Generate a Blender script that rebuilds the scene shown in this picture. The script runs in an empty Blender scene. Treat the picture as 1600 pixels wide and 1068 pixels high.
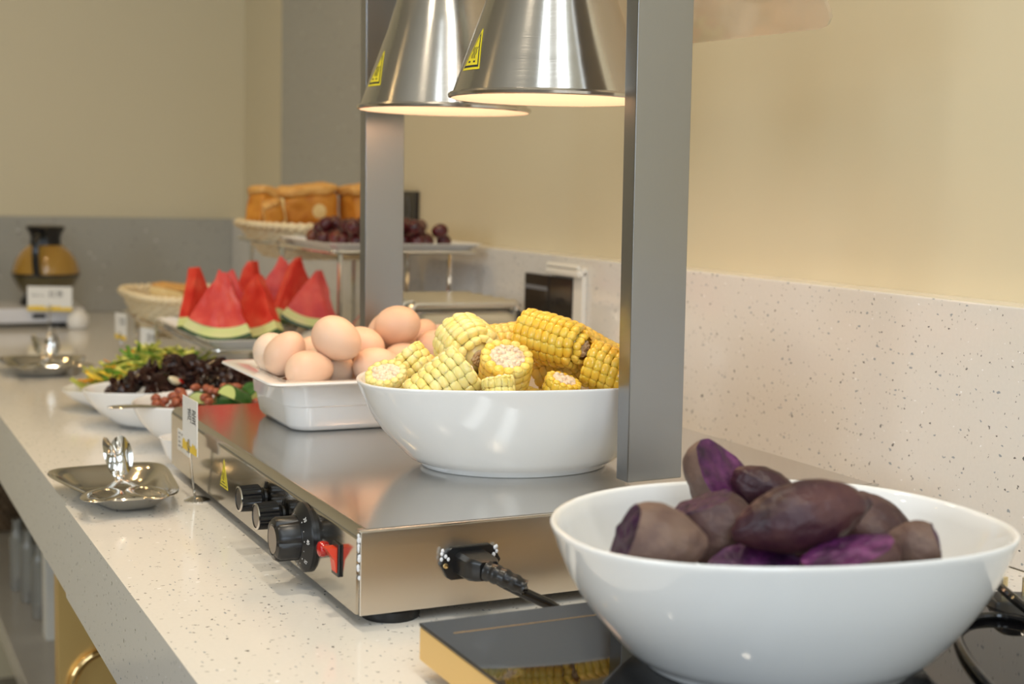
import bpy, bmesh, math, random
from mathutils import Vector, Matrix, Euler, noise
R = math.radians
PI = math.pi
col = bpy.context.scene.collection
sc = bpy.context.scene

# ------------------------------------------------------------------ camera (fitted to the counter, wall and back wall)
FPX, YAW, PITCH, ROLL, CAMH = 2189.5, 0.460443, 0.108416, 0.024708, 0.32
_F = Vector((math.sin(YAW)*math.cos(PITCH), math.cos(YAW)*math.cos(PITCH), -math.sin(PITCH)))
_r0 = Vector((math.cos(YAW), -math.sin(YAW), 0)); _u0 = _r0.cross(_F)
_r = _r0*math.cos(ROLL) + _u0*math.sin(ROLL); _u = -_r0*math.sin(ROLL) + _u0*math.cos(ROLL)
CAM = Vector((0, 0, CAMH))
cd = bpy.data.cameras.new('camera'); cam = bpy.data.objects.new('camera', cd); col.objects.link(cam)
cam.matrix_world = Matrix(((_r.x, _u.x, -_F.x, 0), (_r.y, _u.y, -_F.y, 0), (_r.z, _u.z, -_F.z, CAMH), (0, 0, 0, 1)))
cd.sensor_width = 36; cd.lens = FPX*36/1600; cd.clip_start = .02
cd.dof.use_dof = True; cd.dof.focus_distance = 1.16; cd.dof.aperture_fstop = 6.3
sc.camera = cam

# ------------------------------------------------------------------ light and exposure
sc.view_settings.view_transform = 'Standard'; sc.view_settings.look = 'None'
sc.view_settings.gamma = 1; sc.view_settings.use_curve_mapping = False
sc.view_settings.exposure = 0.27
w = bpy.data.worlds.new('world'); sc.world = w; w.use_nodes = True
w.node_tree.nodes['Background'].inputs[0].default_value = (.75, .87, 1, 1)
w.node_tree.nodes['Background'].inputs[1].default_value = .5
CEIL = 1.75
def area(name, loc, target, sx, sy, power, color, shape='RECTANGLE', spread=180):
    l = bpy.data.lights.new(name, 'AREA'); l.shape = shape; l.size = sx
    if shape in ('RECTANGLE', 'ELLIPSE'): l.size_y = sy
    l.energy = power; l.color = color; l.spread = R(spread)
    o = bpy.data.objects.new(name, l); col.objects.link(o); o.location = loc
    o.rotation_euler = (Vector(target)-Vector(loc)).to_track_quat('-Z', 'Y').to_euler()
    return o
# daylight through the windows of the dining room (left wall and the wall behind the camera)
area('window_left_offscreen', (-3.15, -.3, .85), (0, -.3, .85), 1.5, 1.1, 30, (.80, .90, 1.0))
area('window_behind_offscreen', (-.55, -2.55, .85), (-.55, 0, .85), 1.3, 1.1, 20, (.72, .85, 1.0))
# ceiling downlights
DOWN = [(.30, .25, 3.0), (.30, 1.15, 3.4), (.30, 2.05, 2.4), (.05, 2.75, 1.1), (-.55, .7, 2.0), (-.55, 2.1, 1.1), (-1.6, .7, 1.6), (-1.6, 2.1, 1.2)]
for k, (x, y, e) in enumerate(DOWN):
    area('ceiling_downlight_%d_offscreen' % (k+1), (x, y, CEIL-.012), (x, y, 0), .09, .09, e, (1.0, .86, .66) if y < 1.5 else (1.0, .67, .30), 'DISK', 130)
# two cool white linear ceiling lights over the near end of the room
LINEAR = [(-.32, -.95), (.34, -.95)]
for k, (x, y) in enumerate(LINEAR):
    area('ceiling_linear_%d_offscreen' % (k+1), (x, y, CEIL-.035), (x, y, 0), .26, 2.0, 9.5, (.84, .93, 1.0))

# ------------------------------------------------------------------ pixel helpers (a pixel gives a direction; a plane gives the distance)
def ray(px, py): return _F + _r*((px-800)/FPX) - _u*((py-534)/FPX)
def onx(px, py, x): d = ray(px, py); return CAM + d*(x/d.x)
def ony(px, py, y): d = ray(px, py); return CAM + d*(y/d.y)
def onz(px, py, z): d = ray(px, py); return CAM + d*((z-CAMH)/d.z)

# ------------------------------------------------------------------ materials
MATS = {}
def mat(name, color=(.8, .8, .8), rough=.5, metal=0.0, coat=0.0, emit=None, estr=0, trans=0, ior=1.45, sss=0, ssr=(1, .5, .3), spec=.5,
        var=None, vscale=20, vdist=None, bump=0, bscale=60, aniso=None, alpha=1):
    m = bpy.data.materials.new(name); m.use_nodes = True; MATS[name] = m
    nt = m.node_tree; b = nt.nodes['Principled BSDF']; I = b.inputs
    I['Base Color'].default_value = (*color, 1); I['Roughness'].default_value = rough; I['Metallic'].default_value = metal
    I['Coat Weight'].default_value = coat; I['Coat Roughness'].default_value = .06; I['IOR'].default_value = ior
    I['Transmission Weight'].default_value = trans; I['Specular IOR Level'].default_value = spec; I['Alpha'].default_value = alpha
    if sss: I['Subsurface Weight'].default_value = sss; I['Subsurface Radius'].default_value = ssr; I['Subsurface Scale'].default_value = .006
    if emit: I['Emission Color'].default_value = (*emit, 1); I['Emission Strength'].default_value = estr
    if var or bump or aniso:
        tc = nt.nodes.new('ShaderNodeTexCoord'); mp = nt.nodes.new('ShaderNodeMapping'); nt.links.new(tc.outputs['Object'], mp.inputs[0])
        if aniso: mp.inputs['Scale'].default_value = aniso
    if var:
        n = nt.nodes.new('ShaderNodeTexNoise'); n.inputs['Scale'].default_value = vscale; n.inputs['Detail'].default_value = 5
        nt.links.new(mp.outputs[0], n.inputs['Vector'])
        r = nt.nodes.new('ShaderNodeValToRGB'); nt.links.new(n.outputs[0], r.inputs[0])
        e = r.color_ramp.elements; cols = [color]+list(var)
        e[0].position = .3; e[1].position = .7
        for k in range(len(cols)-2): e.new(.3+.4*(k+1)/(len(cols)-1))
        for k, c in enumerate(cols): e[k].color = (*c, 1)
        nt.links.new(r.outputs[0], I['Base Color'])
    if bump:
        n2 = nt.nodes.new('ShaderNodeTexNoise'); n2.inputs['Scale'].default_value = bscale; n2.inputs['Detail'].default_value = 4
        nt.links.new(mp.outputs[0], n2.inputs['Vector'])
        bp = nt.nodes.new('ShaderNodeBump'); bp.inputs['Strength'].default_value = bump; bp.inputs['Distance'].default_value = .002
        nt.links.new(n2.outputs[0], bp.inputs['Height']); nt.links.new(bp.outputs[0], I['Normal'])
    return m

def steel(name, color=(.60, .585, .56), rough=.22, axis='x', amt=.10, relief=.12):
    """brushed stainless steel: fine streaks in roughness and relief along one axis"""
    m = bpy.data.materials.new(name); m.use_nodes = True; MATS[name] = m
    nt = m.node_tree; b = nt.nodes['Principled BSDF']; I = b.inputs
    I['Base Color'].default_value = (*color, 1); I['Metallic'].default_value = 1
    tc = nt.nodes.new('ShaderNodeTexCoord'); mp = nt.nodes.new('ShaderNodeMapping'); nt.links.new(tc.outputs['Object'], mp.inputs[0])
    mp.inputs['Scale'].default_value = {'x': (9, 1600, 1600), 'y': (1600, 9, 1600), 'z': (1600, 1600, 9), 'r': (3, 3, 1200)}[axis]
    n = nt.nodes.new('ShaderNodeTexNoise'); n.inputs['Scale'].default_value = 1; n.inputs['Detail'].default_value = 3
    nt.links.new(mp.outputs[0], n.inputs['Vector'])
    mr = nt.nodes.new('ShaderNodeMapRange'); mr.inputs['To Min'].default_value = max(.02, rough-amt); mr.inputs['To Max'].default_value = rough+amt
    nt.links.new(n.outputs[0], mr.inputs['Value']); nt.links.new(mr.outputs[0], I['Roughness'])
    bp = nt.nodes.new('ShaderNodeBump'); bp.inputs['Strength'].default_value = relief; bp.inputs['Distance'].default_value = .0004
    nt.links.new(n.outputs[0], bp.inputs['Height']); nt.links.new(bp.outputs[0], I['Normal'])
    return m

def quartz(name, base=(.76, .735, .69), dark=(.16, .155, .15), rough=.12, scale=125, thr=.15):
    """engineered stone: pale ground with scattered dark and glassy flecks"""
    m = bpy.data.materials.new(name); m.use_nodes = True; MATS[name] = m
    nt = m.node_tree; b = nt.nodes['Principled BSDF']; I = b.inputs; L = nt.links
    tc = nt.nodes.new('ShaderNodeTexCoord')
    cur = None
    def flecks(sc_, th, squash, keep):
        mp = nt.nodes.new('ShaderNodeMapping'); L.new(tc.outputs['Object'], mp.inputs[0]); mp.inputs['Scale'].default_value = squash
        mp.inputs['Rotation'].default_value = (.3, .5, .9*sc_)
        dn = nt.nodes.new('ShaderNodeTexNoise'); dn.inputs['Scale'].default_value = 260; L.new(mp.outputs[0], dn.inputs['Vector'])
        mx = nt.nodes.new('ShaderNodeMix'); mx.data_type = 'VECTOR'; mx.inputs['Factor'].default_value = .006
        L.new(mp.outputs[0], mx.inputs[4]); L.new(dn.outputs['Color'], mx.inputs[5])
        v = nt.nodes.new('ShaderNodeTexVoronoi'); v.inputs['Scale'].default_value = sc_; L.new(mx.outputs[1], v.inputs['Vector'])
        lt = nt.nodes.new('ShaderNodeMath'); lt.operation = 'LESS_THAN'; lt.inputs[1].default_value = th; L.new(v.outputs['Distance'], lt.inputs[0])
        s = nt.nodes.new('ShaderNodeSeparateColor'); L.new(v.outputs['Color'], s.inputs[0])
        g = nt.nodes.new('ShaderNodeMath'); g.operation = 'LESS_THAN'; g.inputs[1].default_value = keep; L.new(s.outputs[0], g.inputs[0])
        mm = nt.nodes.new('ShaderNodeMath'); mm.operation = 'MULTIPLY'; L.new(lt.outputs[0], mm.inputs[0]); L.new(g.outputs[0], mm.inputs[1])
        return mm, s
    gn = nt.nodes.new('ShaderNodeTexNoise'); gn.inputs['Scale'].default_value = 300; L.new(tc.outputs['Object'], gn.inputs['Vector'])
    gr = nt.nodes.new('ShaderNodeMix'); gr.data_type = 'RGBA'; L.new(gn.outputs[0], gr.inputs[0])
    gr.inputs[6].default_value = (*[c*.96 for c in base], 1); gr.inputs[7].default_value = (*[min(1, c*1.03) for c in base], 1)
    cur = gr.outputs[2]
    for sc_, th, sq, keep, c in ((scale, thr, (1, 1, 1), .34, dark), (scale*.8, thr*.9, (1, 2.6, 1.5), .48, tuple(x*1.5 for x in dark)), (scale*.7, thr, (2.4, 1, 1.6), .40, (.34, .37, .40)), (scale*.5, thr*.7, (1, 1.7, 2), .25, (.95, .95, .96))):
        f, s = flecks(sc_, th, sq, keep)
        mx = nt.nodes.new('ShaderNodeMix'); mx.data_type = 'RGBA'; L.new(f.outputs[0], mx.inputs[0]); L.new(cur, mx.inputs[6]); mx.inputs[7].default_value = (*c, 1)
        cur = mx.outputs[2]
    L.new(cur, I['Base Color']); I['Roughness'].default_value = rough; I['Specular IOR Level'].default_value = .5
    return m

def clear(name, tint=(1, 1, 1), ior=1.45, rough=.02, body=0, bodycol=(.8, .8, .8)):
    """thin clear sheet: passes light straight through, mirrors by Fresnel, optional milky body"""
    m = bpy.data.materials.new(name); m.use_nodes = True; MATS[name] = m
    nt = m.node_tree; nt.nodes.remove(nt.nodes['Principled BSDF']); out = nt.nodes['Material Output']; L = nt.links
    tr = nt.nodes.new('ShaderNodeBsdfTransparent'); tr.inputs[0].default_value = (*tint, 1)
    gl = nt.nodes.new('ShaderNodeBsdfGlossy'); gl.inputs['Roughness'].default_value = rough
    fr = nt.nodes.new('ShaderNodeFresnel'); fr.inputs[0].default_value = ior
    base = tr.outputs[0]
    if body:
        df = nt.nodes.new('ShaderNodeBsdfDiffuse'); df.inputs[0].default_value = (*bodycol, 1)
        mb = nt.nodes.new('ShaderNodeMixShader'); mb.inputs[0].default_value = body; L.new(tr.outputs[0], mb.inputs[1]); L.new(df.outputs[0], mb.inputs[2]); base = mb.outputs[0]
    mx = nt.nodes.new('ShaderNodeMixShader'); L.new(fr.outputs[0], mx.inputs[0]); L.new(base, mx.inputs[1]); L.new(gl.outputs[0], mx.inputs[2])
    L.new(mx.outputs[0], out.inputs[0]); return m

mat('paint', (.73, .645, .455), .38, bump=.06, bscale=25)
mat('ceiling_paint', (.80, .78, .72), .7)
mat('room_paint', (.30, .25, .18), .7)
mat('floor_tile', (.20, .18, .155), .25, var=[(.24, .22, .19)], vscale=6)
mat('shelf_stone', (.42, .39, .34), .2, var=[(.47, .44, .39)], vscale=6)
mat('grout', (.3, .29, .26), .6)
quartz('quartz')
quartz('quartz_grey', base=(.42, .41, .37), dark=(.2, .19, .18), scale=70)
steel('steel_top', (.60, .575, .54), rough=.135, axis='x', amt=.04, relief=.05); steel('steel_side', (.52, .49, .44), rough=.13, axis='y', amt=.05, relief=.05)
steel('steel_end', (.64, .60, .54), rough=.30, axis='x', amt=.05, relief=.05)
steel('steel_post', (.34, .34, .345), rough=.30, axis='z', amt=.04, relief=.03); steel('steel_cone', (.62, .60, .57), rough=.16, axis='r', amt=.06, relief=.06)
steel('steel_toaster', (.62, .60, .56), rough=.24, axis='x', amt=.05)
mat('chrome', (.75, .74, .72), .07, 1); mat('tray_steel', (.66, .62, .55), .13, 1, bump=.05, bscale=30)
mat('gold_metal', (.84, .60, .25), .38, .8); mat('gold_polish', (.88, .62, .30), .08, 1)
mat('ceramic', (.84, .85, .86), .07, coat=.3); mat('ceramic_warm', (.82, .79, .74), .12)
mat('plug_grey', (.05, .05, .05), .4); mat('black_plastic', (.012, .012, .013), .28); mat('black_gloss', (.01, .01, .011), .12); mat('black_matte', (.015, .015, .015), .6)
mat('rubber', (.01, .01, .01), .5); mat('cooktop_glass', (.004, .004, .005), .035, spec=.35)
mat('dark_brown_plastic', (.018, .013, .010), .22)
mat('white_plastic', (.82, .80, .74), .3); mat('white_print', (.85, .85, .85), .5); mat('paper', (.85, .84, .81), .55)
mat('ink', (.03, .03, .035), .6); mat('grey_ink', (.20, .20, .21), .6); mat('yellow_print', (.86, .60, .06), .55); mat('sticker_yellow', (.78, .66, .03), .4)
mat('red_plastic', (.62, .035, .01), .18, emit=(1, .12, .02), estr=.06); mat('red_lens', (.45, .01, .008), .1, coat=.5)
mat('alu', (.70, .68, .66), .18, 1); mat('knob_cap', (.20, .18, .165), .25, .9)
mat('shade_inner', (.78, .74, .69), .45)
mat('bulb', (1, .8, .6), .2, emit=(1, .62, .32), estr=3)
mat('caulk', (.75, .77, .82), .35)
mat('brass', (.72, .55, .28), .25, 1); mat('prong', (.80, .68, .42), .25, 1)
mat('egg', (.78, .51, .36), .42, var=[(.80, .56, .41)], vscale=25, sss=.12, ssr=(1, .5, .35), bump=.03, bscale=500)
mat('egg_pale', (.80, .63, .49), .42, var=[(.82, .66, .54)], vscale=30, sss=.12, bump=.03, bscale=500)
mat('kernel', (.86, .56, .07), .20, sss=.4, ssr=(1, .6, .2), var=[(.89, .64, .14), (.88, .70, .24)], vscale=60, coat=.15)
mat('kernel_pale', (.88, .66, .16), .20, sss=.4, ssr=(1, .6, .2), var=[(.90, .74, .28), (.90, .78, .38)], vscale=60, coat=.15)
mat('kernel_deep', (.84, .48, .035), .20, sss=.4, ssr=(1, .6, .2), var=[(.88, .57, .07), (.88, .63, .12)], vscale=60, coat=.15)
mat('cob_core', (.80, .62, .42), .6, var=[(.86, .74, .58), (.74, .52, .33)], vscale=250, bump=.8, bscale=350)
mat('cob_stalk', (.52, .34, .18), .65, var=[(.70, .54, .34)], vscale=300, bump=1, bscale=300)
mat('potato_skin', (.030, .010, .016), .5, var=[(.075, .036, .038), (.13, .078, .066)], vscale=30, bump=1.0, bscale=120)
mat('potato_skin_pale', (.075, .038, .036), .6, var=[(.135, .084, .068), (.18, .12, .093)], vscale=34, bump=1.0, bscale=120)
mat('potato_skin_dark', (.016, .0035, .010), .42, var=[(.042, .011, .020), (.080, .030, .032)], vscale=32, bump=.8, bscale=120)
mat('potato_flesh', (.020, .002, .024), .5, var=[(.065, .008, .064), (.17, .04, .15)], vscale=65, bump=.8, bscale=160, sss=.1, ssr=(.6, .1, .6))
mat('potato_flesh_dark', (.010, .001, .014), .5, var=[(.026, .003, .032), (.055, .008, .058)], vscale=130, bump=1, bscale=220)
mat('melon_flesh', (.56, .022, .014), .32, var=[(.68, .050, .028), (.76, .11, .060)], vscale=38, sss=.2, ssr=(1, .2, .1), bump=.3, bscale=220)
mat('melon_pale', (.72, .68, .34), .4, var=[(.62, .68, .25)], vscale=40, sss=.15, ssr=(.7, .8, .4))
mat('melon_skin', (.012, .05, .015), .3, var=[(.03, .10, .03)], vscale=30)
mat('seed', (.05, .02, .012), .3)
mat('grape', (.045, .006, .010), .22, var=[(.09, .010, .013), (.022, .004, .009)], vscale=60, coat=.2)
mat('grape_light', (.20, .025, .016), .22, var=[(.12, .014, .014), (.22, .09, .02)], vscale=60, coat=.2)
mat('crust', (.55, .20, .02), .5, var=[(.64, .27, .035), (.46, .14, .012)], vscale=30, bump=.4, bscale=120)
mat('crust_top', (.70, .36, .09), .5, var=[(.76, .44, .14), (.60, .26, .05)], vscale=50, bump=.5, bscale=120)
mat('crumb', (.80, .58, .24), .8, var=[(.84, .66, .34)], vscale=120, bump=.8, bscale=300)
mat('wicker', (.78, .64, .40), .45, var=[(.84, .72, .50)], vscale=60)
mat('dark_wicker', (.12, .075, .04), .5, var=[(.20, .13, .07)], vscale=60)
mat('lettuce', (.48, .50, .06), .4, var=[(.64, .62, .14), (.34, .42, .05)], vscale=70)
mat('lettuce_dark', (.08, .22, .02), .35, var=[(.16, .32, .04)], vscale=70)
mat('carrot', (.80, .34, .03), .4); mat('fungus', (.022, .010, .009), .16, var=[(.045, .018, .012), (.012, .007, .010)], vscale=60, bump=.4, bscale=120)
mat('garlic', (.80, .72, .50), .4); mat('red_pepper', (.66, .03, .015), .2); mat('green_pepper', (.09, .22, .02), .25)
mat('peanut', (.26, .060, .030), .35, var=[(.36, .11, .06), (.20, .04, .02)], vscale=90)
mat('cuc_skin', (.02, .09, .015), .25, var=[(.05, .16, .03)], vscale=60); mat('cuc_flesh', (.55, .62, .22), .35)
mat('amber_glass', (.36, .20, .035), .06, coat=.4, var=[(.46, .27, .06)], vscale=6); mat('coffee_glass', (.11, .085, .035), .10, coat=.5); mat('enamel', (.70, .70, .74), .25)
clear('acrylic', (.98, .94, .90), 1.2, .05, .22, (.80, .70, .58)); clear('clear_plastic', (.96, .96, .95), 1.4, .06, .06); clear('bottle_glass', (.84, .85, .82), 1.5, .04, .32, (.75, .74, .69))

# ------------------------------------------------------------------ mesh helpers
class MB:
    def __init__(s): s.v = []; s.f = []; s.mi = []
    def add(s, verts, faces, M=None, mi=0):
        o = len(s.v)
        s.v += [(M @ Vector(v)) if M is not None else Vector(v) for v in verts]
        s.f += [tuple(i+o for i in f) for f in faces]; s.mi += [mi]*len(faces); return s
    def bm(s, b, M=None, mi=0):
        b.verts.index_update(); s.add([v.co.copy() for v in b.verts], [[v.index for v in f.verts] for f in b.faces], M, mi); b.free(); return s
    def box(s, x0, x1, y0, y1, z0, z1, bev=0, seg=2, M=None, mi=0):
        b = bmesh.new(); bmesh.ops.create_cube(b, size=1)
        for v in b.verts: v.co = Vector(((x0+x1)/2+v.co.x*(x1-x0), (y0+y1)/2+v.co.y*(y1-y0), (z0+z1)/2+v.co.z*(z1-z0)))
        if bev: bmesh.ops.bevel(b, geom=b.edges[:], offset=bev, segments=seg, profile=.5, affect='EDGES', clamp_overlap=True)
        return s.bm(b, M, mi)
    def loft(s, rings, cap0=True, cap1=True, closed=True, M=None, mi=0):
        n = len(rings[0]); V = [p for r in rings for p in r]; Fc = []
        for k in range(len(rings)-1):
            for i in range(n if closed else n-1):
                j = (i+1) % n; Fc.append((k*n+i, k*n+j, (k+1)*n+j, (k+1)*n+i))
        if cap0: Fc.append(tuple(range(n-1, -1, -1)))
        if cap1: Fc.append(tuple((len(rings)-1)*n+i for i in range(n)))
        return s.add(V, Fc, M, mi)
    def lathe(s, prof, seg=32, M=None, mi=0, cap0=False, cap1=False):
        return s.loft([[(r*math.cos(2*PI*i/seg), r*math.sin(2*PI*i/seg), z) for i in range(seg)] for r, z in prof], cap0, cap1, True, M, mi)
    def tube(s, pts, r, seg=8, closed=False, cap=True, M=None, mi=0, flat=None):
        pts = [Vector(p) for p in pts]; n = len(pts); rr = r if isinstance(r, (list, tuple)) else [r]*n
        rings = []; up = None
        for i, p in enumerate(pts):
            a = pts[i-1] if (i or closed) else p; b_ = pts[(i+1) % n] if (i < n-1 or closed) else p
            t = (b_-a); t = t.normalized() if t.length > 1e-9 else Vector((0, 0, 1))
            if up is None: up = Vector((0, 0, 1)) if abs(t.z) < .9 else Vector((1, 0, 0))
            sd = t.cross(up); sd = sd.normalized() if sd.length > 1e-6 else t.orthogonal().normalized(); up = sd.cross(t).normalized()
            fx, fy = flat if flat else (1, 1)
            rings.append([p + sd*(rr[i]*fx*math.cos(2*PI*k/seg)) + up*(rr[i]*fy*math.sin(2*PI*k/seg)) for k in range(seg)])
        if closed: rings.append(rings[0])
        return s.loft(rings, cap and not closed, cap and not closed, True, M, mi)
    def ell(s, c, r, M=None, nu=16, nv=10, mi=0):
        if not isinstance(r, (tuple, list, Vector)): r = (r, r, r)
        V = [(c[0], c[1], c[2]-r[2])]; Fc = []
        for j in range(1, nv):
            a = -PI/2+PI*j/nv
            for i in range(nu):
                t = 2*PI*i/nu; V.append((c[0]+r[0]*math.cos(a)*math.cos(t), c[1]+r[1]*math.cos(a)*math.sin(t), c[2]+r[2]*math.sin(a)))
        V.append((c[0], c[1], c[2]+r[2])); L_ = len(V)-1
        for i in range(nu):
            Fc.append((0, 1+(i+1) % nu, 1+i)); Fc.append((L_, L_-nu+i, L_-nu+(i+1) % nu))
        for j in range(nv-2):
            for i in range(nu):
                a = 1+j*nu; Fc.append((a+i, a+(i+1) % nu, a+nu+(i+1) % nu, a+nu+i))
        return s.add(V, Fc, M, mi)
    def mesh(s, name, mats, smooth=True, angle=35):
        me = bpy.data.meshes.new(name); me.from_pydata([tuple(v) for v in s.v], [], s.f)
        for m in (mats if isinstance(mats, (list, tuple)) else [mats]): me.materials.append(MATS[m])
        me.polygons.foreach_set('material_index', s.mi)
        if smooth:
            me.polygons.foreach_set('use_smooth', [True]*len(me.polygons)); me.set_sharp_from_angle(angle=R(angle))
        me.update(); return me
    def build(s, name, mats, parent=None, smooth=True, angle=35, label=None, kind=None):
        o = link(name, s.mesh(name, mats, smooth, angle), parent, label, kind)
        if smooth and len(s.f) < 260:
            w_ = o.modifiers.new('weighted_normal', 'WEIGHTED_NORMAL'); w_.keep_sharp = True
        return o

def link(name, me, parent=None, label=None, kind=None):
    o = bpy.data.objects.new(name, me); col.objects.link(o)
    if parent is not None:
        o.parent = parent; o.matrix_parent_inverse = WORLD[parent.name].inverted()
        WORLD[o.name] = Matrix()
    if label: o['label'] = label
    if kind: o['kind'] = kind
    WORLD.setdefault(o.name, Matrix()); return o
WORLD = {}
def thing(name, label, cat, loc=(0, 0, 0), group=None):
    o = bpy.data.objects.new(name, None); o.empty_display_size = .03; col.objects.link(o); o.location = loc
    WORLD[o.name] = Matrix.Translation(Vector(loc)); tag(o, label, cat, group); return o
def tag(o, label, cat, group=None):
    o['label'] = label; o['category'] = cat
    if group: o['group'] = group
    return o
def struct(o, label=None):
    o['kind'] = 'structure'
    if label: o['label'] = label
    return o
def se(a, b, n=2.0, N=64, z=0, rot=0, c=(0, 0), ph=0):
    out = []
    for i in range(N):
        t = 2*PI*i/N+ph; ct, st = math.cos(t), math.sin(t)
        x = a*math.copysign(abs(ct)**(2/n), ct); y = b*math.copysign(abs(st)**(2/n), st)
        out.append(Vector((c[0]+x*math.cos(rot)-y*math.sin(rot), c[1]+x*math.sin(rot)+y*math.cos(rot), z)))
    return out
def rrect(x0, x1, y0, y1, r, z, k=6):
    out = []
    for cx, cy, a0 in ((x1-r, y1-r, 0), (x0+r, y1-r, 90), (x0+r, y0+r, 180), (x1-r, y0+r, 270)):
        for i in range(k+1):
            a = R(a0+90*i/k); out.append(Vector((cx+r*math.cos(a), cy+r*math.sin(a), z)))
    return out
def curve(pts, n=8):
    """Catmull-Rom through the points"""
    P = [Vector(p) for p in pts]; P = [P[0]*2-P[1]]+P+[P[-1]*2-P[-2]]; out = []
    for i in range(1, len(P)-2):
        for k in range(n):
            t = k/n; a, b, c, d = P[i-1:i+3]
            out.append(.5*((2*b)+(c-a)*t+(2*a-5*b+4*c-d)*t*t+(3*b-a-3*c+d)*t**3))
    out.append(P[-2]); return out
def frame(origin, ex, ey, ez):
    return Matrix(((ex[0], ey[0], ez[0], origin[0]), (ex[1], ey[1], ez[1], origin[1]), (ex[2], ey[2], ez[2], origin[2]), (0, 0, 0, 1)))
def axis_frame(c, d, roll=0):
    d = Vector(d).normalized(); x = d.orthogonal().normalized(); y = d.cross(x)
    return frame(c, x, y, d) @ Matrix.Rotation(roll, 4, 'Z')
def text_geo(string, size, extrude=.0001):
    cu = bpy.data.curves.new('text', 'FONT'); cu.body = string; cu.size = size; cu.align_x = 'CENTER'; cu.align_y = 'CENTER'; cu.resolution_u = 2
    o = bpy.data.objects.new('text', cu); col.objects.link(o)
    dg = bpy.context.evaluated_depsgraph_get(); me = o.evaluated_get(dg).to_mesh()
    V = [v.co.copy() for v in me.vertices]; Fc = [tuple(p.vertices) for p in me.polygons]
    o.evaluated_get(dg).to_mesh_clear(); bpy.data.objects.remove(o); bpy.data.curves.remove(cu); return V, Fc

# ------------------------------------------------------------------ resting things on what carries them
from mathutils.bvhtree import BVHTree
def all_meshes(o): return ([o] if o.type == 'MESH' else [])+[m_ for c in o.children for m_ in all_meshes(c)]
def geo(root, sh=None):
    V = []; Fc = []
    for o in all_meshes(root):
        n = len(V); Mo = o.matrix_basis if o.parent is None else None
        V += [(Mo @ v.co) if Mo is not None else v.co.copy() for v in o.data.vertices]; Fc += [tuple(i+n for i in p.vertices) for p in o.data.polygons]
    if sh is not None: V = [v+sh for v in V]
    return V, Fc
DEBUG = False
def topx(p):
    d = Vector(p)-CAM; z = d.dot(_F); return 800+FPX*d.dot(_r)/z, 534-FPX*d.dot(_u)/z
class Heap:
    """a container and what already lies in it"""
    def __init__(s, *roots):
        s.V = []; s.F = []
        for r in roots: s.add(r)
    def add(s, root, sh=None):
        V, Fc = geo(root, sh); n = len(s.V); s.V += V; s.F += [tuple(i+n for i in f) for f in Fc]; s.tree = BVHTree.FromPolygons(s.V, s.F)
    def floor_z(s, x, y, rel):
        best = None; dn = Vector((0, 0, -1))
        for v in rel:
            h = s.tree.ray_cast(Vector((x+v.x, y+v.y, .6)), dn)
            if h[0] is not None:
                z = h[0].z-v.z
                if best is None or z > best: best = z
        return best
    def rest(s, root, c, px=None, y=None, ok=None, sink=.0006, most=200, keep=True, slack=2):
        """move root (now centred on c) so that it lies on the heap: along the line of sight of px when given, else straight down"""
        V, Fc = geo(root); c = Vector(c); rel = [v-c for v in V]; rel = rel[::max(1, len(rel)//most)]
        if px is None:
            p = c.copy(); p.z = s.floor_z(c.x, c.y, rel)-sink
        else:
            best = None; lo, hi = y; y0 = c.y; n = 16
            for rnd_, (st, rad_) in enumerate(((7, slack), (3.5, 1))):
                u0, v0 = (best[3], best[4]) if best else (px[0], px[1])
                for iu in range(-rad_, rad_+1):
                    for iv in range(-rad_, rad_+1):
                        u, v = u0+st*iu, v0+st*iv
                        for k in range(n+1):
                            yy = lo+(hi-lo)*k/n; q = ony(u, v, yy)
                            if ok and not ok(q): continue
                            pen = .18*abs(yy-y0)+.00045*math.hypot(u-px[0], v-px[1])
                            if best and pen > best[0]: continue
                            z = s.floor_z(q.x, q.y, rel)
                            if z is None: continue
                            e = abs(z-q.z)+pen
                            if best is None or e < best[0]: best = (e, Vector((q.x, q.y, z-sink)), yy, u, v)
                if best is None: break
                w_ = (hi-lo)/n; lo, hi, n = best[2]-w_, best[2]+w_, 6
            if DEBUG: print('REST', root.name, px, best and '%.4f' % best[0], best and [round(best[3]-px[0]), round(best[4]-px[1]), round(best[2]-y0, 3)], [round(t) for t in topx(best[1])] if best else None)
            p = best[1] if best else Vector((c.x, c.y, s.floor_z(c.x, c.y, rel)-sink))
        sh = p-c
        if root.parent is None and root.type == 'MESH': root.matrix_world = Matrix.Translation(sh) @ root.matrix_basis
        else: root.location = Vector(root.location)+sh
        if keep:                                # the geometry is still read unmoved here, so add it shifted
            if root.type == 'MESH': n = len(s.V); s.V += [v+sh for v in V]; s.F += [tuple(i+n for i in f) for f in Fc]; s.tree = BVHTree.FromPolygons(s.V, s.F)
            else: s.add(root, sh)
        return p
def in_oval(c, a, b_, rot):
    def f(q):
        dx, dy = q.x-c[0], q.y-c[1]; x = dx*math.cos(rot)+dy*math.sin(rot); y = -dx*math.sin(rot)+dy*math.cos(rot); return (x/a)**2+(y/b_)**2 <= 1
    return f

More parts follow.
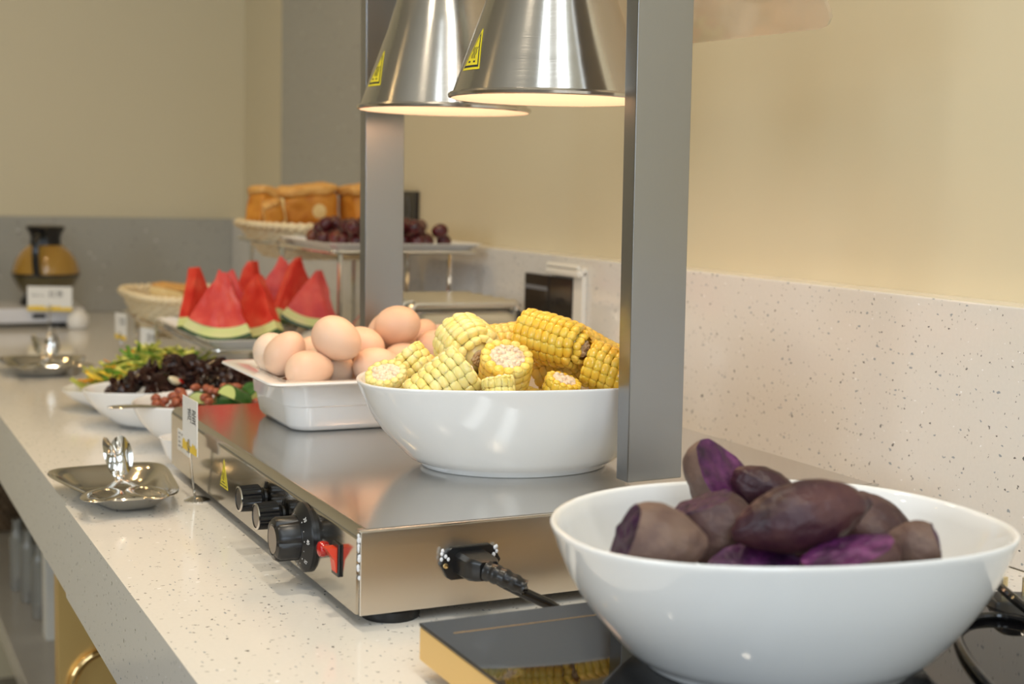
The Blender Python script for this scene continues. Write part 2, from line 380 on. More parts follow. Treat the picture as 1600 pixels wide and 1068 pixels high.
# ------------------------------------------------------------------ the room
XW, XB, YB, YBW, XF = .975, .933, 3.482, 3.522, .21
FL = -.90
o = MB().box(-3.3, 1.1, -2.7, 3.7, FL-.1, FL-.004).build('floor', 'grout', smooth=False); struct(o)
tb = MB().box(0, .594, 0, .594, -.004, 0, .0015, 1).mesh('tile', 'floor_tile', False)
for i in range(8):
    for j in range(11):
        t = link('tile', tb, o); t.location = (-3.28+.6*i-.02+.0, -2.68+.6*j, FL)
struct(MB().box(XW, XW+.1, -2.7, 3.7, FL, CEIL).build('wall_right', 'paint', smooth=False))
struct(MB().box(-3.3, XW, YBW, YBW+.1, FL, CEIL).build('wall_back', 'paint', smooth=False))
struct(MB().box(-3.3, 1.1, -2.7, 3.7, CEIL, CEIL+.1).build('ceiling', 'ceiling_paint', smooth=False))
# wall behind the camera and wall on the left, each with a window opening
def wall_with_hole(name, a0, a1, h0, h1, b0, b1, place):
    m = MB()
    for (p0, p1, q0, q1) in ((a0, h0, FL, CEIL), (h1, a1, FL, CEIL), (h0, h1, FL, b0), (h0, h1, b1, CEIL)): place(m, p0, p1, q0, q1)
    return struct(m.build(name, 'paint', smooth=False))
wall_with_hole('wall_left', -2.7, 3.7, -1.1, .5, .25, 1.45, lambda m, p0, p1, q0, q1: m.box(-3.3, -3.2, p0, p1, q0, q1))
wall_with_hole('wall_front', -3.2, XW, -1.25, .15, .25, 1.45, lambda m, p0, p1, q0, q1: m.box(p0, p1, -2.7, -2.6, q0, q1))
for n, (f, hx) in enumerate((((0, -1.1, .5, .25, 1.45), 'x'), ((0, -1.25, .15, .25, 1.45), 'y'))):
    m = MB(); a0, a1, b0, b1 = f[1:]
    for (p0, p1, q0, q1) in ((a0, a0+.04, b0, b1), (a1-.04, a1, b0, b1), (a0, a1, b0, b0+.04), (a0, a1, b1-.04, b1), ((a0+a1)/2-.02, (a0+a1)/2+.02, b0, b1)):
        if hx == 'x': m.box(-3.26, -3.21, p0, p1, q0, q1)
        else: m.box(p0, p1, -2.66, -2.61, q0, q1)
    struct(m.build('window_%d' % (n+1), 'white_plastic', smooth=False))
# stone upstand along both walls, stone pier on the right wall
HB = .229
struct(MB().box(XB, XW, -2.6, YBW, 0, HB, .0025).build('trim_1', 'quartz'), 'speckled stone upstand behind the counter')
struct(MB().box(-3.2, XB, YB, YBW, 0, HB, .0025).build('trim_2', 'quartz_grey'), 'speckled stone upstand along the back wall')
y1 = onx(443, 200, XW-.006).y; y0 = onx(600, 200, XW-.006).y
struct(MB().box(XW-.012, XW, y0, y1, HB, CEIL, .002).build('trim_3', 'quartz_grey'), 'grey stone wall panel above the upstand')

# ------------------------------------------------------------------ counter
ct = thing('buffet_counter', 'long white speckled stone buffet counter with deep front lip along the wall', 'counter', (XF, 1, FL))
MB().box(XF+.02, XB, -1.6, YB, -.02, 0).build('top_slab', 'quartz', ct)
MB().box(XF+.0005, XF+.02, -1.6, 1.404, -.092, 0).build('front_lip', 'quartz', ct)
MB().box(XF+.0025, XF+.02, 1.4045, YB, -.092, 0).build('front_lip', 'quartz', ct)
gp = onx(90, 908, .256)
MB().box(.256, XB, gp.y, gp.y+.03, FL, -.0205, .001).build('support_panel', 'gold_metal', ct, label='gold brushed metal support panel')
MB().box(.324, .350, 2.38, 2.42, -.45, -.0205, .001).build('side_panel', 'white_plastic', ct)
MB().box(.268, XB, gp.y+.031, YB, -.49, -.45, .002).build('lower_shelf', 'shelf_stone', ct)
MB().box(.50, XB, gp.y+.031, YB, FL, -.491).build('base_panel', 'room_paint', ct)

# ------------------------------------------------------------------ food warmer with two heat lamps
PX0, PX1, PY0, PY1, PZ0, PZ1 = .343, .825, .935, 1.53, .010, .073
fw = thing('food_warmer', 'stainless steel food warming plate with two hanging heat lamps and square posts', 'food warmer', ((PX0+PX1)/2, (PY0+PY1)/2, 0))
# folded sheet body: bent long edges, so a lofted section along y
def sec(y):
    r = .008; P = [(PX0, PZ0), (PX0, PZ1-r)] + [(PX0+r-r*math.cos(R(a)), PZ1-r+r*math.sin(R(a))) for a in (22, 45, 68)] + [(PX0+r, PZ1), (PX1-r, PZ1)] + [(PX1-r+r*math.sin(R(a)), PZ1-r+r*math.cos(R(a))) for a in (22, 45, 68)] + [(PX1, PZ1-r), (PX1, PZ0)]
    return [Vector((x, y, z)) for x, z in P]
m = MB(); m.loft([sec(PY0+.0012), sec(PY1)], True, True, True)
b = m.build('body', ['steel_side', 'steel_top'], fw, angle=50)
for pl in b.data.polygons: pl.material_index = 1 if pl.normal.z > .5 else 0
MB().box(PX0+.0022, PX1-.001, PY0-.0012, PY0+.0008, PZ0-.001, PZ1-.0016, .0008).build('end_plate', 'steel_end', fw, label='bare steel end panel with cord inlet')
MB().box(PX0+.001, PX1-.001, PY0-.0014, PY0+.006, PZ1-.0018, PZ1-.0003, .0006).build('end_fold', 'steel_top', fw)
m = MB(); random.seed(4)
for k in range(9):
    z = PZ1-.004-.0036*k*random.uniform(.9, 1.1); m.ell((PX0+.0012+random.uniform(-.0006, .0006), PY0-.0008, z), (.0011*random.uniform(.7, 1.5), .0012, .0022*random.uniform(.6, 1.3)), nu=8, nv=6)
m.build('sealant', 'caulk', fw, kind='stuff')
for (x, y) in ((PX0+.035, PY0+.022), (PX1-.035, PY0+.022), (PX0+.035, PY1-.03), (PX1-.035, PY1-.03)):
    MB().lathe([(.0, .012), (.012, .012), (.016, .0085), (.0215, .0075), (.0225, .003), (.0215, 0), (0, 0)], 24, Matrix.Translation((x, y, 0))).build('foot', 'rubber', fw)
SX = PX0
def side(px, py): p = onx(px, py, SX); return p.y, p.z
# hazard sticker: yellow triangle, black border, wavy marks and a bar
def warning(parent, place):
    def tri(m, s, off, mi):
        c = (0, .36); P = [(-.5, 0), (.5, 0), (0, 1)]; P = [(c[0]+(x-c[0])*s, c[1]+(y-c[1])*s) for x, y in P]; G = []
        for k in range(3):
            a, b_ = P[k], P[(k+1) % 3]
            for j in range(4): G.append((a[0]+(b_[0]-a[0])*j/4, a[1]+(b_[1]-a[1])*j/4))
        n = len(G); V = [place(c[0], c[1], off)]+[place(x, y, off) for x, y in G]+[place(x, y, 0) for x, y in G]
        Fc = [(0, 1+k, 1+(k+1) % n) for k in range(n)]+[(1+k, 1+n+k, 1+n+(k+1) % n, 1+(k+1) % n) for k in range(n)]
        m.add(V, Fc, None, mi)
    m = MB(); tri(m, 1.0, .00025, 0)
    st = m.build('warning_sticker', 'sticker_yellow', parent, smooth=False, label='yellow triangular hot surface warning sticker')
    m = MB(); tri(m, .84, .0004, 0); m.build('sticker_border', 'ink', st, smooth=False)
    m = MB(); tri(m, .70, .00055, 0); m.build('sticker_field', 'sticker_yellow', st, smooth=False)
    m = MB()
    for dx in (-.09, 0, .09):
        for k in range(4):
            y = .27+.07*k; x = dx+(.03 if k % 2 else -.03); y2 = y+.07; x2 = dx+(-.03 if k % 2 else .03)
            m.add([place(x-.02, y, .0007), place(x+.02, y, .0007), place(x2+.02, y2, .0007), place(x2-.02, y2, .0007)], [(0, 1, 2, 3)])
    m.add([place(-.2, .17, .0007), place(.2, .17, .0007), place(.2, .215, .0007), place(-.2, .215, .0007)], [(0, 1, 2, 3)])
    m.build('sticker_symbol', 'ink', st, smooth=False)
ya, za = side(348, 716); yb, zb = side(344, 757); yc, zc = side(356, 766)
warning(fw, lambda u, v, off: Vector((SX-off, (yb+yc)/2+u*(yb-yc), (zb+zc)/2+v*(za-(zb+zc)/2))))
# rating label
yl, zl = side(278, 668); yl2, zl2 = side(298, 716)
lb = MB().box(SX-.0003, SX, yl2, yl, zl2, zl).build('rating_label', 'paper', fw, smooth=False, label='white rating label with fine print')
m = MB(); random.seed(3)
for r_ in range(4):
    for k in range(4):
        if random.random() < .8:
            y = yl-(yl-yl2)*(.08+.22*k); z = zl-(zl-zl2)*(.14+.2*r_); m.box(SX-.0006, SX-.0003, y-(yl-yl2)*random.uniform(.08, .19), y, z-.0016, z)
m.build('fine_print', 'grey_ink', lb, smooth=False)
# knobs on the control side: axis towards -x
def KM(y, z): return frame((SX, y, z), (0, -1, 0), (0, 0, 1), (-1, 0, 0))
def small_knob(px, py):
    y, z = side(px, py); M = KM(y, z)
    prof = [(.004, 0), (.004, .0035), (.0105, .0038), (.0118, .005), (.0112, .0215)]
    rings = []
    for r, h in prof:
        rings.append([((r-(.0007 if (i % 2 and h > .0045) else 0))*math.cos(2*PI*i/48), (r-(.0007 if (i % 2 and h > .0045) else 0))*math.sin(2*PI*i/48), h) for i in range(48)])
    k = MB().loft(rings, True, True, M=M).build('knob', 'black_gloss', fw, angle=25)
    MB().lathe([(.0098, .0214), (.0109, .0216), (.0109, .0225), (.0098, .0228)], 40, M).build('knob_ring', 'alu', k)
    MB().lathe([(.0, .0222), (.0099, .0222)], 40, M).build('knob_cap', 'knob_cap', k)
    MB().box(-.0008, .0008, .0105, .0175, .0002, .0015, M=M @ Matrix.Rotation(R(-30), 4, 'Z')).build('pointer', 'black_plastic', k)
    MB().lathe([(.0085, 0), (.0085, .001), (.004, .0012)], 24, M, cap1=True).build('washer', 'black_plastic', k)
small_knob(412, 776); small_knob(440, 803)
y, z = side(478, 838); M = KM(y, z)
dial = MB().lathe([(.0280, 0), (.0280, .0028), (.0265, .0042), (.0195, .0085), (.019, .009), (.0, .009)], 64, M).build('dial_skirt', 'black_plastic', fw)
rings = []
for r, h in ((.0178, .0085), (.0178, .0240), (.0162, .0268), (.0125, .0278), (.0112, .0272), (.0, .0272)):
    rings.append([((r*(1-.13*(max(0, math.cos(6*2*PI*i/96))**6 if .009 < h < .0271 and r > .013 else 0)))*math.cos(2*PI*i/96), (r*(1-.13*(max(0, math.cos(6*2*PI*i/96))**6 if .009 < h < .0271 and r > .013 else 0)))*math.sin(2*PI*i/96), h) for i in range(96)])
MB().loft(rings, True, False, M=M).build('thermostat_knob', 'black_plastic', fw, angle=30)
MB().lathe([(.0112, .0273), (.0112, .0277), (.0, .0277)], 32, M).build('thermostat_cap', 'knob_cap', fw)
m = MB()
for k, s in enumerate(('85', '80', '', '70', '', '60', '', '50', '', '40', '', '30')):
    a = R(192-26+k*22)                      # left rim first, running clockwise over the top as seen from the customer side
    rr = .0208; zz = .0085-(rr-.0195)*.614+.0002
    a2 = a
    px_, py_ = rr*math.cos(a2), rr*math.sin(a2)
    m.lathe([(0, .0002), (.0006 if s else .00042, .0002), (.0006 if s else .00042, 0)], 10, M @ Matrix.Translation((px_, py_, zz)))
    if s:
        V, Fc = text_geo(s, .0042); rr2 = .0237
        # tangent frame on the sloped skirt
        er = Vector((math.cos(a2), math.sin(a2), -.614)).normalized(); et = Vector((-math.sin(a2), math.cos(a2), 0))
        n_ = er.cross(et); 
        if n_.z < 0: n_ = -n_
        oo = Vector((rr2*math.cos(a2), rr2*math.sin(a2), 0.0085-(rr2-.0195)*.614))+n_*.0003
        m.add(V, Fc, M @ frame(oo, et*-1, er, n_))
m.build('dial_numbers', 'white_print', dial, smooth=False)
# pilot lamp and rocker switch
y, z = side(505, 857); M = KM(y, z)
MB().lathe([(.0062, 0), (.0062, .0015), (.0056, .0034), (.0034, .0046), (0, .005)], 24, M).build('pilot_lamp', 'red_lens', fw)
y0_, z0_ = side(536, 903); y1_, z1_ = side(519, 842)
yc_, zc_ = (y0_+y1_)/2, (z0_+z1_)/2; hw, hh = .0075, .0125
M = KM(yc_, zc_)
m = MB(); m.box(-hw, hw, -hh, hh, 0, .0022, .0006, M=M); sw = m.build('switch_frame', 'black_plastic', fw)
P = [(-.0095, .002), (-.0095, .0028), (0, .0042), (.0095, .0105), (.0095, .002)]
MB().loft([[(-.0052, a, h) for a, h in P], [(.0052, a, h) for a, h in P]], M=M).build('rocker', 'red_plastic', sw, smooth=False, label='glowing red rocker')
# cord inlet on the end panel
EY = PY0-.0012
ic = ony(733, 876, EY)
M = frame((ic.x, EY, ic.z), (1, 0, 0), (0, 0, 1), (0, -1, 0))
ol = [(-.025, 0), (-.019, .0105), (-.0155, .0125), (.0155, .0125), (.019, .0105), (.025, 0), (.019, -.0105), (.0155, -.0125), (-.0155, -.0125), (-.019, -.0105)]
inl = MB().loft([[(a, b_, 0) for a, b_ in ol], [(a, b_, .0025) for a, b_ in ol], [(a*.97, b_*.95, .0032) for a, b_ in ol]], M=M).build('cord_inlet', 'black_plastic', fw)
for s in (-1, 1): MB().lathe([(.0, .0045), (.0018, .0042), (.0024, .003)], 12, M @ Matrix.Translation((s*.0205, -.001, 0))).build('screw', 'brass', inl)
m = MB(); random.seed(8)
for s in (-1, 1):
    for k in range(5): m.ell((s*.0215+random.uniform(-.003, .003), .005+random.uniform(-.003, .006), .003), (.0014, .0018, .0012), M, 6, 5)
m.build('sealant', 'caulk', inl, kind='stuff')
# posts: flat steel box tube, near and far end, joined by the top rail
POSTS = []
def post(x0, x1, y0, lean):
    Mx = Matrix.Translation((0, 0, PZ1)) @ Matrix.Rotation(lean, 4, 'Y') @ Matrix.Translation((0, 0, -PZ1))
    o = MB().box(x0, x1, y0, y0+.0188, PZ1+.0002, .70, .0012, 2, M=Mx).build('post', 'steel_post', fw)
    return o
post(.5955, .6485, .979, R(-.72)); post(.559, .606, 1.505, R(-.55))
def rail_x(y): return .614-(y-.99)*.085
m = MB(); a_, b_ = Vector((rail_x(.96), .96, .712)), Vector((rail_x(1.54), 1.54, .712))
m.loft([[p+Vector((sx*.03, 0, sz*.0125)) for sx, sz in ((-1, -1), (1, -1), (1, 1), (-1, 1))] for p in (a_, b_)]); m.build('top_rail', 'steel_post', fw, smooth=False)
def lamp(cx, cy, cz):
    Mx = Matrix.Translation((cx, cy, cz)); Rr = .0893
    m = MB(); pr = [(Rr-.0010, .0), (Rr+.0012, .0008), (Rr+.0018, .003), (Rr+.0006, .0048), (Rr-.0022, .0052), (Rr-.0022-(.083-.005)*.35, .083), (.030, .185), (.024, .192), (.0, .193)]
    m.lathe(pr, 72, Mx); sh = m.build('lamp_shade', 'steel_cone', fw, angle=30, label='brushed steel cone lamp shade')
    MB().lathe([(Rr-.0011, .0002), (Rr-.004, .0052), (Rr-.0037-(.078)*.35, .083), (.0285, .184), (.0, .185)], 72, Mx).build('shade_lining', 'shade_inner', sh, angle=60)
    MB().lathe([(.0, .05), (.022, .052), (.036, .064), (.038, .078), (.030, .10), (.016, .13), (.014, .16)], 28, Mx).build('bulb', 'bulb', sh)
    MB().lathe([(.024, .190), (.024, .235), (.012, .240), (.006, .242), (.006, .712-cz)], 24, Mx).build('lamp_holder', 'steel_cone', sh)
    def place(u, v, off):
        z = .022+v*.036; r = Rr-.0022-(z-.005)*.35+off+.0002
        a = PI+.06-u*.030/r; return Vector((cx+r*math.cos(a), cy+r*math.sin(a), cz+z))
    # sticker is a part of the shade: build it under the warmer beside the shade
    warning(fw, place)
    l = bpy.data.lights.new('heat_lamp_bulb', 'POINT'); l.energy = .42; l.color = (1, .60, .36); l.shadow_soft_size = .03
    lo = bpy.data.objects.new('heat_lamp_bulb', l); col.objects.link(lo); lo.location = (cx, cy, cz+.035)
    lo.parent = sh; lo.matrix_parent_inverse = Matrix()
lamp(.588, 1.122, .3995); lamp(.588, 1.358, .3985)
# clear acrylic guard sloping from the top rail down towards the wall
GX, GY, GZ = .775, .962, .4625
def gpt(s, y): return Vector((GX-.150*s-.12*(y-GY), y, GZ+.226*s))
nrm = Vector((.226, .027, .150)).normalized()
rings = []
for off in (0, .004):
    P = [gpt(0, 1.50), gpt(0, GY+.018)]+[gpt(.0-.0+.06*(1-math.cos(R(a))), GY+.018-.018*math.sin(R(a))) for a in (30, 60, 90)]+[gpt(1, GY), gpt(1, 1.50)]
    rings.append([p+nrm*off for p in P])
MB().loft(rings).build('sneeze_guard', 'acrylic', fw, smooth=False, label='clear acrylic guard with rounded corner')

# power cord of the warmer
pc = thing('power_cord', 'black power cord plugged into the end of the warming plate', 'cord', (ic.x, EY-.03, 0))
M = frame((ic.x, EY-.003, ic.z), (1, 0, 0), (0, 0, 1), (0, -1, 0))
m = MB(); sx = lambda a, b_, h, dx=0: [(a*x+dx, b_*y, h) for x, y in ((-1, -.7), (-.75, -1), (.75, -1), (1, -.7), (1, .7), (.75, 1), (-.75, 1), (-1, .7))]
m.loft([sx(.0135, .0088, 0), sx(.0132, .0086, .018), sx(.010, .0080, .024, .001), sx(.0075, .0070, .028, .002)], M=M); m.build('connector', 'black_plastic', pc)
c0 = M @ Vector((.0015, 0, .026)); c1 = c0+Vector((.008, -.012, -.003)); c2 = c1+Vector((.012, -.010, -.006))
pts = [c0, c1, c2, onz(800, 922, .034)+Vector((0, .02, .002)), onz(850, 940, .020), onz(905, 958, .010)+Vector((0, 0, 0)), (.60, .86, .006), (.72, .875, .006), (.85, .85, .006)]
m = MB(); cc = curve([c0, c1, c2], 8)
m.tube(cc, [(.0072-.0018*i/(len(cc)-1))*(1.12 if i % 4 < 2 else 1) for i in range(len(cc))], 14); m.build('strain_relief', 'black_plastic', pc)
MB().tube(curve(pts, 8), .0042, 12).build('cable', 'black_gloss', pc)

# ------------------------------------------------------------------ induction cooker
KX0, KX1, KY0, KY1, KZ = .347, .735, .36, .826, .036
kt = thing('induction_cooker', 'black glass induction cooker with gold edge under the bowl of purple potatoes', 'cooker', ((KX0+KX1)/2, (KY0+KY1)/2, 0))
MB().box(KX0, KX1, KY0, KY1, .011, KZ-.0024, .0012).build('casing', 'gold_metal', kt)
MB().box(KX0-.0003, KX1+.0003, KY0-.0003, KY1+.0003, KZ-.0022, KZ, .0006).build('glass_top', 'cooktop_glass', kt)
for x in (KX0+.06, KX1-.06):
    for y in (KY0+.05, KY1-.05): MB().lathe([(0, .0108), (.013, .0108), (.014, .002), (.013, 0), (0, 0)], 20, Matrix.Translation((x, y, 0))).build('foot', 'rubber', kt)
m = MB(); m.box(KX0+.012, KX1-.012, KY1-.0285, KY1-.0280, KZ, KZ+.00015); m.build('printed_line', 'gold_metal', kt, smooth=False)

# ------------------------------------------------------------------ bowls
def bowl(name, label, c, z0, rot, a=.143, b=.106, h=.086, N=80, group=None, foot=.593):
    t = thing(name, label, 'bowl', (c[0], c[1], z0), group)
    out = [(foot*.97, 0), (foot, .012), (foot+.004, .05), (.655, .085), (.706, .16), (.772, .28), (.827, .40), (.88, .53), (.927, .67), (.966, .83), (.992, .95), (1.0, .985), (1.0, 1.0), (.993, 1.012), (.978, 1.008), (.966, .985),
           (.945, .88), (.905, .71), (.85, .55), (.78, .40), (.70, .28), (.60, .19), (.45, .14), (.25, .125), (.02, .12)]
    rings = []
    for s, f in out:
        fr = min(1, max(0, (s-.55)/.45)); n = 2+.28*fr; bb = b*(1.12-.12*fr)
        R_ = se(a*s, bb*s, n, N, 0, rot)
        for i, p in enumerate(R_):
            ct_ = abs(math.cos(2*PI*i/N)); p.x += c[0]; p.y += c[1]; p.z = z0+f*h-(.0035*ct_**3*max(0, f) if f > .3 else 0)
        rings.append(R_)
    # underside and foot ring
    MB().loft(rings, False, True).build('body', 'ceramic', t, angle=60)
    m = MB(); m.loft([se(a*foot*.97, b*1.12*foot*.97, 2, N, z0, rot, c), se(a*foot*.90, b*1.12*foot*.90, 2, N, z0, rot, c), se(a*foot*.88, b*1.12*foot*.88, 2, N, z0+.004, rot, c)], False, True)
    m.build('foot_ring', 'ceramic', t, angle=30)
    return t
CB = (.5612, 1.1214); PB = (.5248, .6788)
corn_bowl = bowl('serving_bowl', 'large white oval bowl heaped with yellow corn cobs on the warming plate', CB, PZ1, -.166, .1438, .1025, .0805)
potato_bowl = bowl('serving_bowl', 'large white oval bowl of purple sweet potatoes standing on the black cooker', PB, KZ, -.171, .143, .1104, .0878)

# ------------------------------------------------------------------ corn cobs
def corn(label, c, d, L, r, mk='kernel', roll=0, butt=False, rows=14, seed=0, flat0=True, flat1=True):
    """cob section: axis d from the cut end (start) to the other end; butt closes the far end round with a stalk scar"""
    rnd = random.Random(seed); d = Vector(d).normalized(); c = Vector(c)
    t = thing('corn_cob', label, 'corn', c, 'corn cobs in the white bowl')
    M = axis_frame(c-d*(L/2), d, roll)
    def rad(u):
        if butt: return r*(1-.18*max(0, (u-.55)/.45)-.42*max(0, (u-.80)/.2)**2)
        return r*(1-.07*u)
    cr = [(rad(k/8)*.74, L*(.012+.976*k/8)) for k in range(9)]
    MB().lathe([(0, L*.012)]+cr+[(0, L*.988)], 20, M).build('core', mk, t)
    m = MB(); pitch = .0066; n = int(L/pitch)
    for i in range(rows):
        off = rnd.uniform(-.3, .3); tw = rnd.uniform(-.06, .06)
        for k in range(n):
            u = (k+.5+off*.5)/n; u = min(.97, max(.03, u)); rr = rad(u)
            if butt and u > .72: jit = .12
            else: jit = .03
            a = 2*PI*(i+rnd.uniform(-jit, jit))/rows+tw*u+.15*u; w_ = 2*PI*rr/rows*.60
            h_ = rr*.29*rnd.uniform(.93, 1.07); s_ = pitch*.64*rnd.uniform(.92, 1.1)
            p = Vector((math.cos(a)*rr*.74, math.sin(a)*rr*.74, u*L))
            Mk = M @ frame(p, (-math.sin(a), math.cos(a), 0), (0, 0, 1), (math.cos(a), math.sin(a), 0))
            # kernel: rounded brick, flat-topped
            rg = []
            for zf, sf in ((0, .90), (.55, 1.0), (.82, .90), (.96, .62), (1.0, .25)):
                rg.append([(w_*sf*math.copysign(abs(math.cos(q))**.75, math.cos(q)), s_*sf*math.copysign(abs(math.sin(q))**.75, math.sin(q)), h_*zf*1.0) for q in [2*PI*j/8 for j in range(8)]])
            m.loft(rg, False, True, M=Mk)
    m.build('kernels', mk, t, angle=80, kind='stuff')
    # cut faces: sawn kernels round a fibrous core
    for end in ((0, -1),) + (() if butt else ((1, 1),)):
        m = MB(); z = end[0]*L
        for i in range(rows):
            a = 2*PI*(i+.1)/rows+.15*end[0]; rr = rad(end[0]); w_ = 2*PI*rr/rows*.5
            p = Vector((math.cos(a)*rr*.82, math.sin(a)*rr*.82, z))
            m.ell((0, 0, 0), (w_*.95, .0022, rr*.20), M @ frame(p, (-math.sin(a), math.cos(a), 0), (0, 0, 1), (math.cos(a), math.sin(a), 0)), 8, 6)
        m.build('cut_kernels', mk, t, angle=80, kind='stuff')
        m = MB()
        for q in range(26):
            a = rnd.uniform(0, 2*PI); q_ = rad(end[0])*.62*math.sqrt(rnd.random()); m.ell((q_*math.cos(a), q_*math.sin(a), z+end[1]*.0005), (.0028*rnd.uniform(.6, 1.4), .0028*rnd.uniform(.6, 1.4), .0022*rnd.uniform(.5, 1.3)), M, 7, 5)
        m.lathe([(rad(end[0])*.70, z-end[1]*.002), (rad(end[0])*.68, z+end[1]*.0006), (0, z+end[1]*.001)], 20, M)
        m.build('cut_core', 'cob_core', t, angle=80)
    if butt:
        m = MB(); m.lathe([(rad(1)*.80, L*.93), (rad(1)*.78, L*.985), (rad(1)*.55, L*1.01), (rad(1)*.42, L*1.0), (rad(1)*.30, L*.99), (0, L*.99)], 18, M)
        for q in range(30):
            a = rnd.uniform(0, 2*PI); q_ = rad(1)*.72*math.sqrt(rnd.random()); m.ell((q_*math.cos(a), q_*math.sin(a), L*(1.0-.03*q_/rad(1))), (.0022, .0016, .0022*rnd.uniform(.5, 1.4)), M, 6, 5)
        m.build('stalk_scar', 'cob_stalk', t, angle=80, label='brown stalk scar')
    return t
rv, uv, fv = _r, _u, -_F          # right, up and towards the viewer, to describe how a cob lies
def cdir(a, b_, c_): return rv*a+uv*b_+fv*c_
def at(px, py, y): return ony(px, py, y)
CORN = {
    1: ('golden corn cob lying on top of the pile with its brown stalk scar outward', (867, 531), 1.125, lambda l, c: corn(l, c, cdir(.84, -.22, .44), .062, .0228, 'kernel_deep', .3, True, seed=1)),
    2: ('pale round corn cob end with stalk scar leaning beside the upright cut cob', (735, 543), 1.130, lambda l, c: corn(l, c, cdir(.42, -.34, .80), .046, .0268, 'kernel_pale', .1, True, seed=2)),
    3: ('upright corn cob section showing its pale cut top between two others', (788, 588), 1.098, lambda l, c: corn(l, c, cdir(-.12, -.76, -.62), .043, .0228, 'kernel', .5, seed=3)),
    4: ('corn cob section slanting below the golden one with cut face to the wall', (887, 585), 1.105, lambda l, c: corn(l, c, cdir(-.82, -.42, -.30), .056, .0215, 'kernel', .2, seed=4)),
    5: ('pale corn cob section lying low across the bowl rim side with open cut end', (693, 600), 1.095, lambda l, c: corn(l, c, cdir(-.74, -.55, .10), .052, .0245, 'kernel_pale', .8, seed=5)),
    6: ('pale corn cob section standing tilted behind the low pale one', (660, 586), 1.14, lambda l, c: corn(l, c, cdir(-.62, .72, -.1), .052, .0205, 'kernel_pale', .4, seed=6)),
    7: ('short corn cob piece at the narrow end of the bowl, cut face up', (614, 598), 1.155, lambda l, c: corn(l, c, cdir(.1, -.75, -.55), .030, .0185, 'kernel_pale', .4, seed=7)),
    8: ('corn cob section lying behind the golden cob towards the toaster', (812, 533), 1.165, lambda l, c: corn(l, c, cdir(.9, .15, -.2), .060, .0205, 'kernel', .4, seed=8)),
    9: ('corn cob section behind the golden cob on the wall side', (928, 552), 1.15, lambda l, c: corn(l, c, cdir(.70, -.35, -.3), .056, .0205, 'kernel', .9, seed=9)),
    10: ('bright corn cob section beside the near steel post', (962, 578), 1.085, lambda l, c: corn(l, c, cdir(.80, -.30, .2), .050, .0215, 'kernel_deep', .1, seed=10)),
    11: ('pale corn cob end peeping over the bowl rim under the upright cut cob', (777, 617), 1.044, lambda l, c: corn(l, c, cdir(.15, -.95, .1), .022, .0140, 'kernel_pale', .1, seed=11)),
    12: ('yellow corn cob tip peeping over the bowl rim under the slanting cob', (873, 614), 1.050, lambda l, c: corn(l, c, cdir(-.3, -.85, -.3), .028, .0160, 'kernel_deep', .6, seed=12)),
    13: ('corn cob section buried in the middle of the pile', (840, 580), 1.13, lambda l, c: corn(l, c, cdir(.8, -.2, .3), .055, .020, 'kernel', .6, seed=13)),
    14: ('corn cob section buried behind the pale round end', (735, 590), 1.15, lambda l, c: corn(l, c, cdir(.8, -.1, .3), .055, .020, 'kernel', .6, seed=14)),
}
CH = Heap(corn_bowl); C_OK = in_oval(CB, .120, .078, -.166)
for k, (dx, dy, dv) in enumerate(((-.055, .012, (.85, -.5, 0)), (.060, -.012, (.75, .6, 0)))):   # the bottom of the pile
    c_ = Vector((CB[0]+dx, CB[1]+dy, .18)); CH.rest(corn(('corn cob section at the bottom of the bowl, towards the customer side', 'corn cob section at the bottom of the bowl, towards the wall')[k], c_, dv, .050, .019, 'kernel', .3*k, seed=20+k), c_)
for k, dx, dy in ((14, -.004, .030), (13, .004, -.018)):
    lab, px_, y_, mk_ = CORN[k]; c_ = Vector((CB[0]+dx, CB[1]+dy, .18)); CH.rest(mk_(lab, c_), c_)
for k in (7, 11, 12, 10, 5, 4, 3, 6, 9, 8, 2, 1):
    lab, px_, y_, mk_ = CORN[k]; c_ = at(px_[0], px_[1], y_); CH.rest(mk_(lab, c_), c_, px_, (y_-.006, y_+.004) if k == 11 else (y_-.014, y_+.03) if k == 3 else (y_-.03, y_+.03), in_oval(CB, .12, .088, -.166) if k == 11 else C_OK, most=700)

